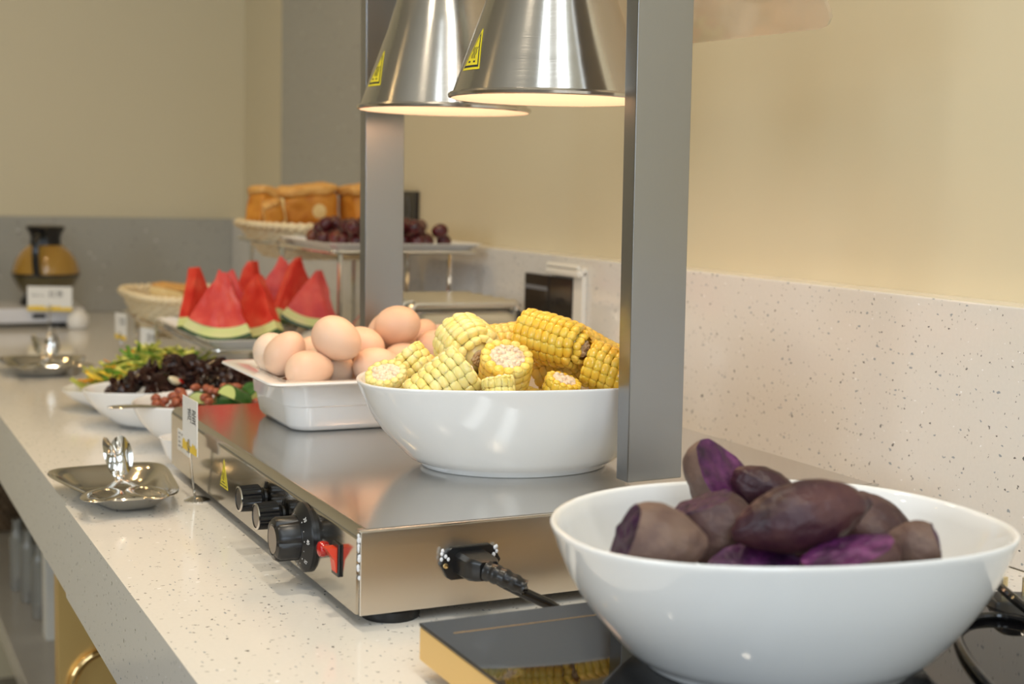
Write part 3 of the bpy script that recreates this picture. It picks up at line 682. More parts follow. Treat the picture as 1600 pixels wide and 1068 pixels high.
# ------------------------------------------------------------------ purple sweet potatoes
def potato(label, c, dims, dr, roll=0, cuts=(), skin='potato_skin', flesh='potato_flesh', seed=0, point=(.0, .0)):
    """dims: half length, half width, half height; dr: direction of the long axis; cuts: planes (offset fraction point, normal) in local axes"""
    t = thing('purple_sweet_potato', label, 'sweet potato', c, 'purple sweet potatoes in the white bowl')
    M = axis_frame(c, dr, roll); bm_ = bmesh.new(); bmesh.ops.create_icosphere(bm_, subdivisions=5, radius=1)
    sd = Vector((seed*3.1, seed*1.7, seed*5.3))
    for v in bm_.verts:
        p = v.co.copy(); u = p.z
        tp = (1-point[1]*max(0, u)**2)*(1-point[0]*max(0, -u)**2)
        q = Vector((p.x*dims[1]*tp, p.y*dims[2]*tp, p.z*dims[0]))
        n1 = noise.noise(p*1.3+sd); n2 = noise.noise(p*3.7+sd); n3 = noise.noise(p*11+sd)
        v.co = q*(1+.10*n1+.035*n2+.008*n3)
    caps = []
    for co, no in cuts:
        co = Vector((co[0]*dims[1], co[1]*dims[2], co[2]*dims[0])); no = Vector(no).normalized()
        bmesh.ops.bisect_plane(bm_, geom=bm_.verts[:]+bm_.edges[:]+bm_.faces[:], plane_co=co, plane_no=no, clear_outer=True)
        ed = [e for e in bm_.edges if e.is_boundary and all(abs((v.co-co).dot(no)) < 1e-5 for v in e.verts)]
        if ed: caps.append((co, no, [v.co.copy() for v in dict.fromkeys(v for e in ed for v in e.verts)]))
    MB().bm(bm_, M).build('skin', skin, t, angle=60)
    for co, no, P in caps:
        # torn, slightly uneven cut face: rings from the rim to the middle
        cen = sum(P, Vector())/len(P); ex = no.orthogonal().normalized(); ey = no.cross(ex)
        P.sort(key=lambda q: math.atan2((q-cen).dot(ey), (q-cen).dot(ex)))
        rg = []
        for s in (1, .93, .82, .68, .5, .3, .12):
            rg.append([cen+(q-cen)*s+no*((.0016*noise.noise((cen+(q-cen)*s)*160+sd)+.0016*(noise.noise((cen+(q-cen)*s)*60+sd))) if s < 1 else 0)+no*(.0012*(1-s)) for q in P])
        MB().loft(rg, False, True, M=M).build('flesh', flesh, t, angle=80, label='deep purple cut flesh')
    return t
def pot_cut(label, c, dims, dr, nworld, off, **k):
    """cut plane given by a world normal and an offset along it"""
    M = axis_frame(c, dr, k.get('roll', 0)); nl = (M.to_3x3().inverted() @ Vector(nworld)).normalized()
    co = nl*off; co = (co.x/dims[1], co.y/dims[2], co.z/dims[0])
    return potato(label, c, dims, dr, cuts=[(co, nl)], **k)
POT = {
    1: ('halved purple sweet potato propped on top with its cut face towards the wall', (1136, 766), .708, lambda l, c: pot_cut(l, c, (.033, .023, .025), cdir(.66, -.70, .1), cdir(.60, .50, .62), .003, seed=1, skin='potato_skin_pale', flesh='potato_flesh')),
    2: ('greyish sweet potato chunk at the narrow end with torn purple end', (1014, 850), .655, lambda l, c: pot_cut(l, c, (.033, .025, .023), cdir(.80, .05, .35), cdir(-.90, .38, .12), .014, seed=2, skin='potato_skin_pale', flesh='potato_flesh_dark', point=(.0, .25))),
    3: ('brown sweet potato with torn purple top beside the propped half', (1118, 826), .680, lambda l, c: pot_cut(l, c, (.027, .023, .024), cdir(.75, -.35, .4), cdir(-.35, .93, .1), .017, seed=3, skin='potato_skin', flesh='potato_flesh_dark')),
    4: ('whole dark sweet potato lying across the top of the pile', (1250, 818), .668, lambda l, c: potato(l, c, (.043, .0205, .0195), cdir(.95, .20, -.1), .3, skin='potato_skin_dark', seed=4, point=(.25, .35))),
    5: ('whole round purple sweet potato at the wall side of the pile', (1372, 836), .660, lambda l, c: potato(l, c, (.030, .022, .0225), cdir(.45, -.70, .3), .2, skin='potato_skin', seed=5, point=(.1, .1))),
    6: ('sweet potato half in front with its flat purple cut face up', (1188, 880), .612, lambda l, c: pot_cut(l, c, (.031, .021, .019), cdir(.97, -.05, .1), cdir(-.02, .72, .68), .004, seed=6, skin='potato_skin', flesh='potato_flesh')),
    7: ('sweet potato wedge in front with narrow purple cut face', (1330, 878), .615, lambda l, c: pot_cut(l, c, (.029, .020, .021), cdir(.93, .25, -.1), cdir(-.25, .92, .25), .008, seed=7, skin='potato_skin', flesh='potato_flesh')),
    8: ('small pale sweet potato end at the pointed end of the bowl', (1437, 875), .628, lambda l, c: pot_cut(l, c, (.020, .015, .016), cdir(.85, .2, .2), cdir(.9, .3, .2), .012, seed=8, skin='potato_skin_pale', flesh='potato_flesh_dark')),
    9: ('small dark sweet potato behind the propped half', (1196, 783), .728, lambda l, c: potato(l, c, (.024, .014, .015), cdir(.85, -.45, .1), .3, skin='potato_skin_dark', seed=9, point=(.2, .2))),
    10: ('sweet potato buried under the whole dark one', (1216, 848), .710, lambda l, c: potato(l, c, (.036, .020, .020), cdir(.9, .1, .2), .3, skin='potato_skin_dark', seed=10)),
}
PH = Heap(potato_bowl); P_OK = in_oval(PB, .118, .080, -.171)
for k, (dx, dy, dv) in enumerate(((-.045, .012, (.9, -.3, 0)), (.045, -.005, (.8, .4, 0)), (-.004, .044, (1, -.15, 0)), (-.012, -.042, (1, -.25, 0)))):                    # the bottom of the pile
    c_ = Vector((PB[0]+dx, PB[1]+dy, .16)); PH.rest(potato(('sweet potato at the bottom of the bowl, towards the customer side', 'sweet potato at the bottom of the bowl, towards the wall', 'sweet potato at the bottom of the bowl, towards the warmer', 'sweet potato at the bottom of the bowl, under the flat cut half')[k], c_, (.036, .021, .020), dv, .3, skin='potato_skin_dark', seed=20+k), c_)
for k in (10, 6, 7, 2, 8, 3, 5, 1, 9, 4):
    lab, px_, y_, mk_ = POT[k]; c_ = at(px_[0], px_[1], y_); PH.rest(mk_(lab, c_), c_, px_, (y_-.026, y_+.026), P_OK)

# ------------------------------------------------------------------ pan of eggs
GX0, GX1, GY0, GY1, GZr = .386, .712, 1.296, 1.497, .128
pn = thing('food_pan', 'white porcelain rectangular food pan filled with eggs on the warming plate', 'pan', ((GX0+GX1)/2, (GY0+GY1)/2, PZ1))
def pr_(ins, z, r): return rrect(GX0+ins, GX1-ins, GY0+ins, GY1-ins, r, z, 8)
rings = [pr_(.042, PZ1, .018), pr_(.036, PZ1+.0015, .022), pr_(.0315, PZ1+.007, .024), pr_(.0285, PZ1+.026, .025), pr_(.0265, PZ1+.0270, .025), pr_(.0255, PZ1+.040, .025), pr_(.0235, GZr-.0065, .025), pr_(.018, GZr-.0052, .022), pr_(.003, GZr-.0038, .016), pr_(.0005, GZr-.002, .015), pr_(.0012, GZr-.0003, .015), pr_(.003, GZr, .015), pr_(.024, GZr-.0012, .020), pr_(.0285, GZr-.004, .022), pr_(.031, GZr-.03, .022), pr_(.036, PZ1+.0085, .02), pr_(.044, PZ1+.006, .016)]
MB().loft(rings, True, True).build('pan_body', 'ceramic', pn, angle=40)
def egg_mesh(mname):
    m = MB(); rg = []
    for k in range(1, 16):
        t = PI*k/16; z = -math.cos(t); rr = math.sin(t)*(.0202)*(1-.11*z); rg.append([(rr*math.cos(2*PI*i/28), rr*math.sin(2*PI*i/28), z*.0252) for i in range(28)])
    m.loft(rg, True, True); me = m.mesh('egg', mname, True, 80); return me
EG = [egg_mesh('egg'), egg_mesh('egg_pale')]
def egg(px, py, y, d, k, s=1.0, label=None):
    p = at(px, py+4, y+.026); o = link('egg', EG[k]); o.matrix_world = axis_frame(p, cdir(*d)) @ Matrix.Scale(s, 4)
    tag(o, label or 'plain light brown egg in the heaped white pan', 'egg', 'eggs in the white pan'); return o
EGS = [(428, 553, 1.362, (.45, -.8, .2), 1, 1.0, 'pale egg with brown specks standing at the customer corner of the pan'), (460, 570, 1.345, (.5, .7, .2), 0, 1, None), (420, 590, 1.365, (.9, .1, .3), 1, .95, None), (480, 592, 1.318, (.9, .1, -.3), 0, .98, 'orange brown egg against the pan rim below the pale cream egg'),
       (508, 577, 1.338, (.90, -.30, .2), 1, 1.08, 'large pale cream egg lying in the front row of the pan'), (523, 542, 1.368, (.82, -.45, .25), 0, 1.08, 'large brown egg on top of the heap behind the pale cream egg'), (487, 551, 1.412, (.8, .3, .3), 0, .95, None), (574, 582, 1.322, (.9, .1, .2), 0, .98, None), (581, 560, 1.352, (.85, -.1, .5), 0, 1, None),
       (557, 542, 1.425, (.9, .2, .2), 0, .95, None), (591, 531, 1.40, (.25, .9, .2), 0, .98, None), (636, 531, 1.362, (.75, .20, .6), 0, 1.08, 'large pinkish brown egg on top of the heap next to the corn bowl'), (655, 527, 1.402, (.5, .6, .3), 0, 1.0, None), (632, 571, 1.33, (.85, .1, .3), 0, .98, None),
       (683, 545, 1.372, (.8, -.2, .4), 0, 1, None), (684, 531, 1.425, (.8, .2, .2), 1, .95, None), (442, 600, 1.328, (.9, 0, .2), 1, .9, None), (535, 580, 1.375, (.9, .1, .3), 0, .95, None), (600, 575, 1.38, (.8, .1, .3), 0, .95, None), (670, 575, 1.355, (.8, .2, .3), 0, .95, None)]
EH = Heap(pn)
def E_OK(q): k_ = .018*max(0, min(1, (q.z-.115)/.03)); return GX0+.053-k_ <= q.x <= GX1-.052 and GY0+.050-k_ <= q.y <= GY1-.048+k_
for k in range(10):                             # bottom layer, partly seen at the customer corner
    c_ = Vector((GX0+.062+.0505*(k % 5), GY0+.058+.048*(k//5)+.012*(k % 2), .2)); o = link('egg', EG[k % 4 == 0]); o.matrix_world = axis_frame(c_, (.95, .3*((-1)**k), .05))
    tag(o, 'plain light brown egg in the heaped white pan', 'egg', 'eggs in the white pan'); EH.rest(o, c_)
EORD = [(480, 592), (508, 577), (574, 582), (632, 571), (460, 570), (684, 531), (557, 542), (487, 551), (428, 553), (683, 545), (655, 527), (581, 560), (591, 531), (523, 542), (636, 531)]
for e in sorted((e for e in EGS if (e[0], e[1]) in EORD), key=lambda e: EORD.index((e[0], e[1]))):
    o = egg(*e); EH.rest(o, o.matrix_basis.translation, (e[0], e[1]), (1.335, 1.475), E_OK, slack=3)
# ------------------------------------------------------------------ card holders
def card(label, base, top, w, h, facing, chars, small='', yellow=True, seedp=0, tilt=0):
    """thin wire stem on a round foot with a clip holding a printed card"""
    b0 = Vector(base); t = thing('card_holder', label, 'card holder', b0, 'menu card holders along the counter')
    tp = Vector(top); f = Vector(facing).normalized(); e = Vector((0, 0, 1)).cross(f).normalized()
    MB().lathe([(0, .0), (.0125, 0), (.013, .0012), (.008, .0035), (.003, .0048), (0, .005)], 24, Matrix.Translation(b0+e*.012)).build('foot', 'chrome', t)
    MB().tube(curve([b0+e*.012+Vector((0, 0, .003)), b0+e*.004+Vector((0, 0, .004)), b0+Vector((0, 0, .009)), (b0+tp)/2, tp], 6), .0012, 8).build('stem', 'chrome', t)
    k = [tp+e*(.0035*math.sin(a))+Vector((0, 0, .0055-.0055*math.cos(a)))+f*.0012 for a in [2*PI*i/14 for i in range(14)]]
    MB().tube(k, .0010, 6, closed=True).build('clip', 'chrome', t)
    M = frame(tp+Vector((0, 0, .0)), e, Vector((0, 0, 1)), f) @ Matrix.Rotation(tilt, 4, 'Z')
    cdp = MB().box(-w/2, w/2, -.002, h-.002, -.0004, .0004, M=M).build('card', 'paper', t, smooth=False, label='white printed card with yellow border')
    m = MB()
    V, Fc = text_geo(chars, h*.30); m.add(V, Fc, M @ Matrix.Translation((w*.14, h*.63, .0006)))
    if small: V, Fc = text_geo(small, h*.13); m.add(V, Fc, M @ Matrix.Translation((-w*.26, h*.60, .0006)))
    m.build('lettering', 'ink', cdp, smooth=False)
    if yellow:
        m = MB(); rnd = random.Random(seedp); n = 14
        P = [(-w/2, -.002)]+[(-w/2+w*i/n, h*(.08+.10*rnd.random())) for i in range(n+1)]+[(w/2, -.002)]
        m.add([(x, y, .0007) for x, y in P], [tuple(range(len(P)))], M)
        m.build('yellow_border', 'yellow_print', cdp, smooth=False)
    return t
# next to the warmer: seen nearly edge-on
cb_ = onz(303, 778, 0); ctp = ony(297, 703, cb_.y)
# ------------------------------------------------------------------ steel trays and tongs
def steel_tray(label, pts_far, c, L, w0, w1, h, rot, group):
    """shallow dish, wider at one end; local y runs from the narrow to the wide end"""
    t = thing('steel_tray', label, 'tray', (c[0], c[1], 0), group)
    M = Matrix.Translation((c[0], c[1], 0)) @ Matrix.Rotation(rot, 4, 'Z')
    def ring(s, z, n=4.6, N=72):
        R_ = se(1, 1, n, N); out = []
        for p in R_:
            v = p.y; half = (w0+(w1-w0)*(v+1)/2)/2; out.append(Vector((p.x*half*s, v*L/2*(1-(1-s)*.8), z)))
        return out
    rg = [ring(.50, .001), ring(.56, .0015), ring(.68, h*.35), ring(.82, h*.72), ring(.90, h*.93), ring(.985, h*.985), ring(1.0, h*.95), ring(1.005, h*.985), ring(.99, h+.0012), ring(.90, h+.0003), ring(.81, h*.76), ring(.67, h*.40), ring(.56, .0032), ring(.4, .0026)]
    MB().loft(rg, True, True, M=M).build('dish', 'tray_steel', t, angle=40)
    return t, M
nt_, TM = steel_tray('small steel dish with scissor tongs at the counter edge by the warmer', None, (.2665, 1.413), .172, .078, .134, .019, R(3), 'steel rest dishes')
ft_, TM2 = steel_tray('small steel dish with tongs further along beside the salad bowls', None, (.325, 2.395), .15, .11, .15, .020, R(-8), 'steel rest dishes')
def tongs(label, loopL, loopR, piv, headL, headR, hl, nL, nR, s=1.0):
    t = thing('serving_tongs', label, 'tongs', (piv[0], piv[1], .005), 'serving tongs in steel dishes')
    for lp, hd, nn in ((loopL, headR, nR), (loopR, headL, nL)):
        lp, hd, pv = Vector(lp), Vector(hd), Vector(piv)
        d = (lp-pv).normalized(); up = Vector((0, 0, 1)); sd = d.cross(up).normalized(); nz = sd.cross(d)
        ring = [lp+d*(.027*s*math.cos(a))+sd*(.0150*s*math.sin(a)) for a in [2*PI*i/24 for i in range(24)]]
        m = MB(); m.tube(ring, .0045*s, 8, closed=True, flat=(1, .35)); 
        m.tube(curve([lp-d*.025*s, lp.lerp(pv, .65), pv, pv.lerp(hd, .35)], 6), .0048*s, 8, flat=(1, .35)); arm = m.build('handle', 'tray_steel', t)
        nn = Vector(nn).normalized(); ax = (hd-pv).normalized(); ax = (ax-nn*ax.dot(nn)).normalized(); sx_ = ax.cross(nn)
        rg = []
        for k in range(0, 7):
            q = k/6; rg.append([(.0125*s*q*math.cos(a)*(1-.12*math.sin(a)), .021*s*q*math.sin(a), .0055*s*(q*q-1)) for a in [2*PI*i/24 for i in range(24)]] if k else [(0.0002*math.cos(2*PI*i/24), .0002*math.sin(2*PI*i/24), -.0055*s) for i in range(24)])
        rg2 = [[(x, y, z-.0009) for x, y, z in r] for r in reversed(rg)]
        m = MB(); m.loft(rg+rg2, True, True, M=frame(hd, sx_, ax, nn)); m.build('spoon_head', 'chrome', t, angle=60)
    MB().lathe([(.0, .0035), (.0035, .003), (.0042, .001), (.0042, -.004), (0, -.004)], 16, Matrix.Translation(Vector(piv))).build('pivot', 'chrome', t)
    return t
tongs('scissor tongs with two spoon heads in the dish by the warmer', ony(159, 773, 1.352), ony(231, 769, 1.352), ony(187, 748, 1.425), ony(171, 712, 1.440), ony(188, 712, 1.440), .03, (-1, -.25, -.05), (-.25, -1, .12))
p2 = Vector((.330, 2.375, .022))
far_tongs = tongs('scissor tongs in the dish beside the salad bowls', p2+Vector((-.03, -.055, .004)), p2+Vector((.04, -.05, .004)), p2+Vector((0, .0, .006)), p2+Vector((-.014, .026, .030)), p2+Vector((.012, .026, .030)), .03, (-1, -.25, -.05), (-.6, -1, .12))
Heap(ft_).rest(far_tongs, Vector(far_tongs.location), most=3000)
card('menu card holder standing edge-on against the control side of the warmer', cb_, ctp, .056, .055, (-.86, -.02, .0), '鸡蛋', '', True, 1, R(0))

# ------------------------------------------------------------------ salad bowls
b3 = (.445, 1.665); b2 = (.425, 1.832); b1 = (.420, 1.985)
nut_bowl = bowl('salad_bowl', 'white boat-shaped bowl of red peanuts and cucumber behind the warming plate', b3, 0, -.20, .117, .080, .058, group='salad bowls', foot=.5)
bowl('salad_bowl', 'white boat-shaped bowl of glossy black fungus salad', b2, 0, -.20, .127, .074, .052, group='salad bowls', foot=.5)
bowl('salad_bowl', 'white boat-shaped bowl of shredded lettuce and carrot', b1, 0, -.20, .125, .074, .032, group='salad bowls', foot=.5)
def inell(rnd, c, a, b_, rot):
    q = math.sqrt(rnd.random()); t = rnd.uniform(0, 2*PI); x, y = a*q*math.cos(t), b_*q*math.sin(t)
    return c[0]+x*math.cos(rot)-y*math.sin(rot), c[1]+x*math.sin(rot)+y*math.cos(rot), q
def shreds(name, label, cat, mats, c, a, b_, z0, peak, n, ln, wd, seed):
    rnd = random.Random(seed); m = MB()
    for k in range(n):
        x, y, q = inell(rnd, c, a, b_, -.2); z = z0+peak*(1-q*q)*rnd.uniform(.75, 1.08)
        th = rnd.uniform(0, 2*PI); L_ = ln*rnd.uniform(.5, 1.2); w_ = wd*rnd.uniform(.6, 1.4); bend = rnd.uniform(-.6, .9); tl = rnd.uniform(-.4, .4)
        P = []
        for j in range(5):
            s = (j/4-.5)*L_; P.append((s, w_*.5*(1-.5*abs(j-2)/2), bend*s*s/L_*1.2+tl*s+rnd.uniform(-.001, .001)))
        V = []; 
        for (s, hw_, zz) in P: V += [(s, -hw_, zz+.0012), (s, 0, zz), (s, hw_, zz+.0014), (s, hw_, zz+.0004), (s, 0, zz-.001), (s, -hw_, zz+.0002)]
        Fc = []
        for j in range(4):
            for i in range(6): Fc.append((j*6+i, j*6+(i+1) % 6, (j+1)*6+(i+1) % 6, (j+1)*6+i))
        Fc += [tuple(range(5, -1, -1)), tuple(24+i for i in range(6))]
        m.add(V, Fc, Matrix.Translation((x, y, z)) @ Matrix.Rotation(th, 4, 'Z') @ Matrix.Rotation(rnd.uniform(-.7, .7), 4, 'X'), rnd.randrange(len(mats)))
    o = m.build(name, mats, angle=50, kind='stuff'); return tag(o, label, cat)
shreds('shredded_lettuce', 'heap of shredded yellow-green lettuce in the far salad bowl', 'lettuce', ['lettuce', 'lettuce', 'lettuce_dark'], (b1[0]+.012, b1[1]+.012), .100, .060, .028, .052, 420, .040, .009, 21)
shreds('shredded_carrot', 'orange carrot shreds mixed through the lettuce', 'carrot', ['carrot', 'yellow_print'], (b1[0]+.008, b1[1]+.010), .106, .060, .030, .050, 100, .030, .005, 22)
# black fungus: curled glossy frills
rnd = random.Random(31); m = MB()
for k in range(150):
    x, y, q = inell(rnd, (b2[0]+.010, b2[1]), .098, .050, -.2); z = .044+.034*(1-q*q)*rnd.uniform(.7, 1.1); s = .012*rnd.uniform(.6, 1.2); ph = rnd.uniform(0, 9)
    M = Matrix.Translation((x, y, z)) @ Euler((rnd.uniform(-1.1, 1.1), rnd.uniform(-1.1, 1.1), rnd.uniform(0, 6.28))).to_matrix().to_4x4()
    rg = []
    for f, zz in ((.15, .1), (.6, 0), (1, .25), (1.08, .32), (1.0, .38), (.6, .18), (.15, .24)):
        rg.append([(s*f*(1+.18*math.sin(3*t+ph))*math.cos(t), s*f*(1+.18*math.sin(3*t+ph))*math.sin(t), s*(zz*1.6+.30*f*f*math.sin(2*t+ph))) for t in [2*PI*i/14 for i in range(14)]])
    m.loft(rg, True, True, M=M)
o = m.build('black_fungus', 'fungus', angle=60, kind='stuff'); tag(o, 'heap of glossy dark brown wood ear fungus in the middle salad bowl', 'mushroom')
def blob(name, c, r, rot, mt, label, cat, group=None):
    m = MB(); m.ell((0, 0, 0), r, None, 14, 9); o = m.build(name, mt, angle=80); o.matrix_world = Matrix.Translation(Vector(c)) @ Euler(rot).to_matrix().to_4x4(); return tag(o, label, cat, group)
def slab(name, pts, th, c, rot, mt, label, cat, group=None):
    m = MB(); n = len(pts); m.loft([[(x*.86, y*.86, -th/2) for x, y in pts], [(x, y, -th/4) for x, y in pts], [(x, y, th/4) for x, y in pts], [(x*.86, y*.86, th/2) for x, y in pts]]); o = m.build(name, mt, angle=50)
    o.matrix_world = Matrix.Translation(Vector(c)) @ Euler(rot).to_matrix().to_4x4(); return tag(o, label, cat, group)
cres = [(.011*math.cos(a)-.003, .005*math.sin(a)+.003*math.cos(a)**2) for a in [2*PI*i/12 for i in range(12)]]
slab('garlic_clove', cres, .006, at(277, 596, b2[1]-.035), (1.0, .3, .5), 'garlic', 'cream garlic slice lying on the black fungus', 'garlic')
slab('red_pepper_slice', [(x*.8, y*.7) for x, y in cres], .003, at(289, 596, b2[1]-.033), (1.0, .2, .7), 'red_pepper', 'bright red pepper slice on the black fungus', 'pepper')
slab('green_pepper_slice', [(x*1.0, y*.9) for x, y in cres], .003, at(259, 590, b2[1]-.025), (.8, .2, .2), 'green_pepper', 'green pepper slice on the black fungus', 'pepper')
# peanuts
pm = MB(); rg = []
for k in range(1, 12):
    t = PI*k/12; z = -math.cos(t); rr = .0052*math.sin(t)*(1+.06*math.sin(2*t)); rg.append([(rr*math.cos(2*PI*i/14), rr*math.sin(2*PI*i/14), z*.0078) for i in range(14)])
pm.loft(rg, True, True); PME = pm.mesh('peanut', 'peanut', True, 80)
def cucumber(c, rot, label):
    t = thing('cucumber_piece', label, 'cucumber', c, 'cucumber pieces among the peanuts')
    M = Matrix.Translation(Vector(c)) @ Euler(rot).to_matrix().to_4x4(); A = [R(a) for a in range(0, 181, 20)]
    MB().loft([[(x, .0135*math.cos(a), .0135*math.sin(a)) for a in A] for x in (-.016, .016)], M=M).build('flesh', 'cuc_flesh', t, angle=40)
    MB().loft([[(x, r_*math.cos(a), r_*math.sin(a)) for a, r_ in [(a, .0148) for a in A]+[(a, .0137) for a in reversed(A)]] for x in (-.016, .016)], M=M).build('skin', 'cuc_skin', t, angle=40)
    return t
NH = Heap(nut_bowl); rnd = random.Random(43)
# steel spoon resting across the nut bowl
sp = thing('serving_spoon', 'flat steel serving spoon handle resting across the peanut bowl rim', 'spoon', (b3[0], b3[1], .07))
h0, h1 = ony(168, 629, 1.63), ony(300, 636, 1.64)
d = (h1-h0).normalized(); sd = d.cross(Vector((0, 0, 1))).normalized()
rg = []
for k in range(13):
    s = k/12; w_ = .011*(1-.35*s)*(math.sin(PI*min(1, s*6)/2)**.5 if s < .17 else 1); c_ = h0.lerp(h1, s)+Vector((0, 0, .004*math.sin(PI*s)))
    rg.append([c_+sd*(w_*math.cos(a))+Vector((0, 0, .0016*math.sin(a))) for a in [2*PI*i/12 for i in range(12)]])
MB().loft(rg).build('handle', 'tray_steel', sp, angle=50)
e0 = h1; e1 = h1+d*.05-Vector((0, 0, .012))
MB().loft([[e0.lerp(e1, k/6)+sd*((.006+.014*math.sin(PI*k/7))*math.cos(a))+Vector((0, 0, .0016*math.sin(a)-.003*math.sin(PI*k/6))) for a in [2*PI*i/12 for i in range(12)]] for k in range(7)]).build('spoon_bowl', 'tray_steel', sp, angle=50)
NH.rest(sp, Vector(sp.location), sink=.0004)
for k, (u, v) in enumerate(((-.055, .0), (-.022, -.022), (-.020, .020), (.012, -.024), (.014, .020), (.046, -.012), (.046, .018), (-.038, .0), (-.002, .0), (.030, .002))):   # cucumber chunks fill the bowl under the nuts
    c_ = Vector((b3[0]+u*math.cos(-.2)-v*math.sin(-.2), b3[1]+u*math.sin(-.2)+v*math.cos(-.2), .2))
    NH.rest(cucumber(c_, (rnd.uniform(-.25, .25), rnd.uniform(-.2, .2), rnd.uniform(-.5, .5)+1.2*(k % 2)), 'cucumber chunk mixed under the peanuts in the salad bowl'), c_, sink=.0012, most=600)
for (px_, rot_, lab) in (((366, 630), (.2, .4, .6), 'dark green cucumber chunk among the peanuts beside the egg pan'), ((345, 638), (2.0, .1, .3), 'cucumber chunk with pale flesh up among the peanuts')):
    c_ = at(px_[0], px_[1], b3[1]-.01); NH.rest(cucumber(c_, rot_, lab), c_, px_, (1.61, 1.72), in_oval(b3, .098, .062, -.2))
rnd = random.Random(41); cnt = 0
for k in range(900):
    if cnt >= 70: break
    x, y, q = inell(rnd, (b3[0]-.002, b3[1]+.002), .090, .058, -.2); c_ = Vector((x, y, .2))
    o = link('peanut', PME); o.matrix_world = Matrix.Translation(c_) @ Euler((1.57+rnd.uniform(-.4, .4), 0, rnd.uniform(0, 6.3))).to_matrix().to_4x4()
    V, Fc = geo(o); z = NH.floor_z(x, y, [v-c_ for v in V])
    if z is None or z > .076-.012*q or z < .028: bpy.data.objects.remove(o); continue
    NH.rest(o, c_, sink=.0004); cnt += 1
    tag(o, 'reddish brown shelled peanut in the nearest salad bowl', 'peanut', 'peanuts in the salad bowl')
# little white dish half hidden behind the warmer corner
dsh = MB().lathe([(.013, 0), (.015, .004), (.021, .014), (.027, .030), (.028, .032), (.0265, .032), (.020, .016), (.012, .007), (0, .006)], 32, Matrix.Translation((.366, 1.568, 0)), cap0=True).build('small_dish', 'ceramic', angle=50)
tag(dsh, 'small white dish between the warmer corner and the peanut bowl', 'dish')
card('menu card holder by the lettuce bowl with its stem showing', onz(187, 572, 0), ony(189, 528, onz(187, 572, 0).y), .05, .045, (-.85, -.16, 0), '生菜', '', True, 2)
cq = onz(236, 585, 0); card('menu card holder with yellow edged card behind the lettuce', cq, ony(233, 558, cq.y), .05, .05, (-.80, -.30, 0), '凉拌', '', True, 3)

# ------------------------------------------------------------------ two-tier chrome rack with trays and baskets
LZ, UZ = .085, .222
rk = thing('display_rack', 'two-step chrome wire display rack carrying trays and baskets', 'rack', (.7, 2.2, 0))
def rod(name, pts, r=.0032, closed=False): return MB().tube(pts, r, 8, closed=closed).build(name, 'chrome', rk)
LX0, LX1, LY0, LYm, LY1 = .487, .660, 1.925, 2.27, 2.56
UX0, UX1, UY0, UYm, UY1 = .672, .905, 1.955, 2.215, 2.47
def ringrod(x0, x1, y0, y1, z): rod('frame_rod', rrect(x0, x1, y0, y1, .012, z, 4), .0032, True)
rod('cross_rod', [(LX0+.083, LY0, LZ-.006), (LX0+.083, LYm, LZ-.006)], .003); ringrod(LX0, LX1, LY0, LYm, LZ); ringrod(LX0, LX1, LYm+.008, LY1, LZ)
ringrod(UX0, UX1, UY0, UYm, UZ); ringrod(UX0, UX1, UYm+.008, UY1, UZ)
for x, y, z in ((LX0, LYm+.004, LZ), (LX1, LYm+.004, LZ), (LX0+.083, LY0+.045, LZ), (LX1-.012, LY0+.02, LZ), (LX0+.02, LY1-.02, LZ), (UX0+.006, UYm+.004, UZ), (UX1-.006, UYm+.004, UZ), (UX0+.02, UY0+.02, UZ), (UX1-.04, UY0+.01, UZ), (UX0+.02, UY1-.02, UZ), (UX1-.02, UY1-.02, UZ)):
    rod('leg', [(x, y, 0), (x, y, z)], .0038)
for x0, x1, z in ((LX0, LX1, LZ), (UX0, UX1, UZ)): rod('cross_rod', [(x0, LYm+.004 if z == LZ else UYm+.004, z-.006), (x1, LYm+.004 if z == LZ else UYm+.004, z-.006)], .003)
rod('link_rod', [(LX1-.012, LY0+.02, .03), (UX1-.04, UY0+.01, .03)], .003); rod('link_rod', [(LX1, LYm+.004, .03), (UX1-.006, UYm+.004, .03)], .003)
def dish(name, label, x0, x1, y0, y1, z, cat, r=.02, h=.014, mt='ceramic', lip=.012, group=None):
    rg = [rrect(x0+ins, x1-ins, y0+ins, y1-ins, max(.004, r-ins*.3), z+dz, 6) for ins, dz in ((lip+.012, 0), (lip+.004, .001), (lip, .005), (.002, h-.002), (0, h-.0006), (.0006, h), (.002, h), (lip+.001, .007), (lip+.006, .003), (lip+.014, .0022))]
    o = MB().loft(rg, True, True).build(name, mt, angle=45); return tag(o, label, cat, group)
melon_tray = dish('serving_tray', 'white rectangular tray of watermelon slices on the low step of the rack', LX0-.006, LX1+.008, LY0-.006, LYm+.004, LZ+.0034-.004, 'tray', lip=.014, h=.016)
grape_tray = dish('serving_tray', 'white rectangular tray of dark grapes on the high step of the rack', UX0-.006, UX1+.014, UY0-.006, UYm+.004, UZ+.0034-.003, 'tray', lip=.014, h=.013)
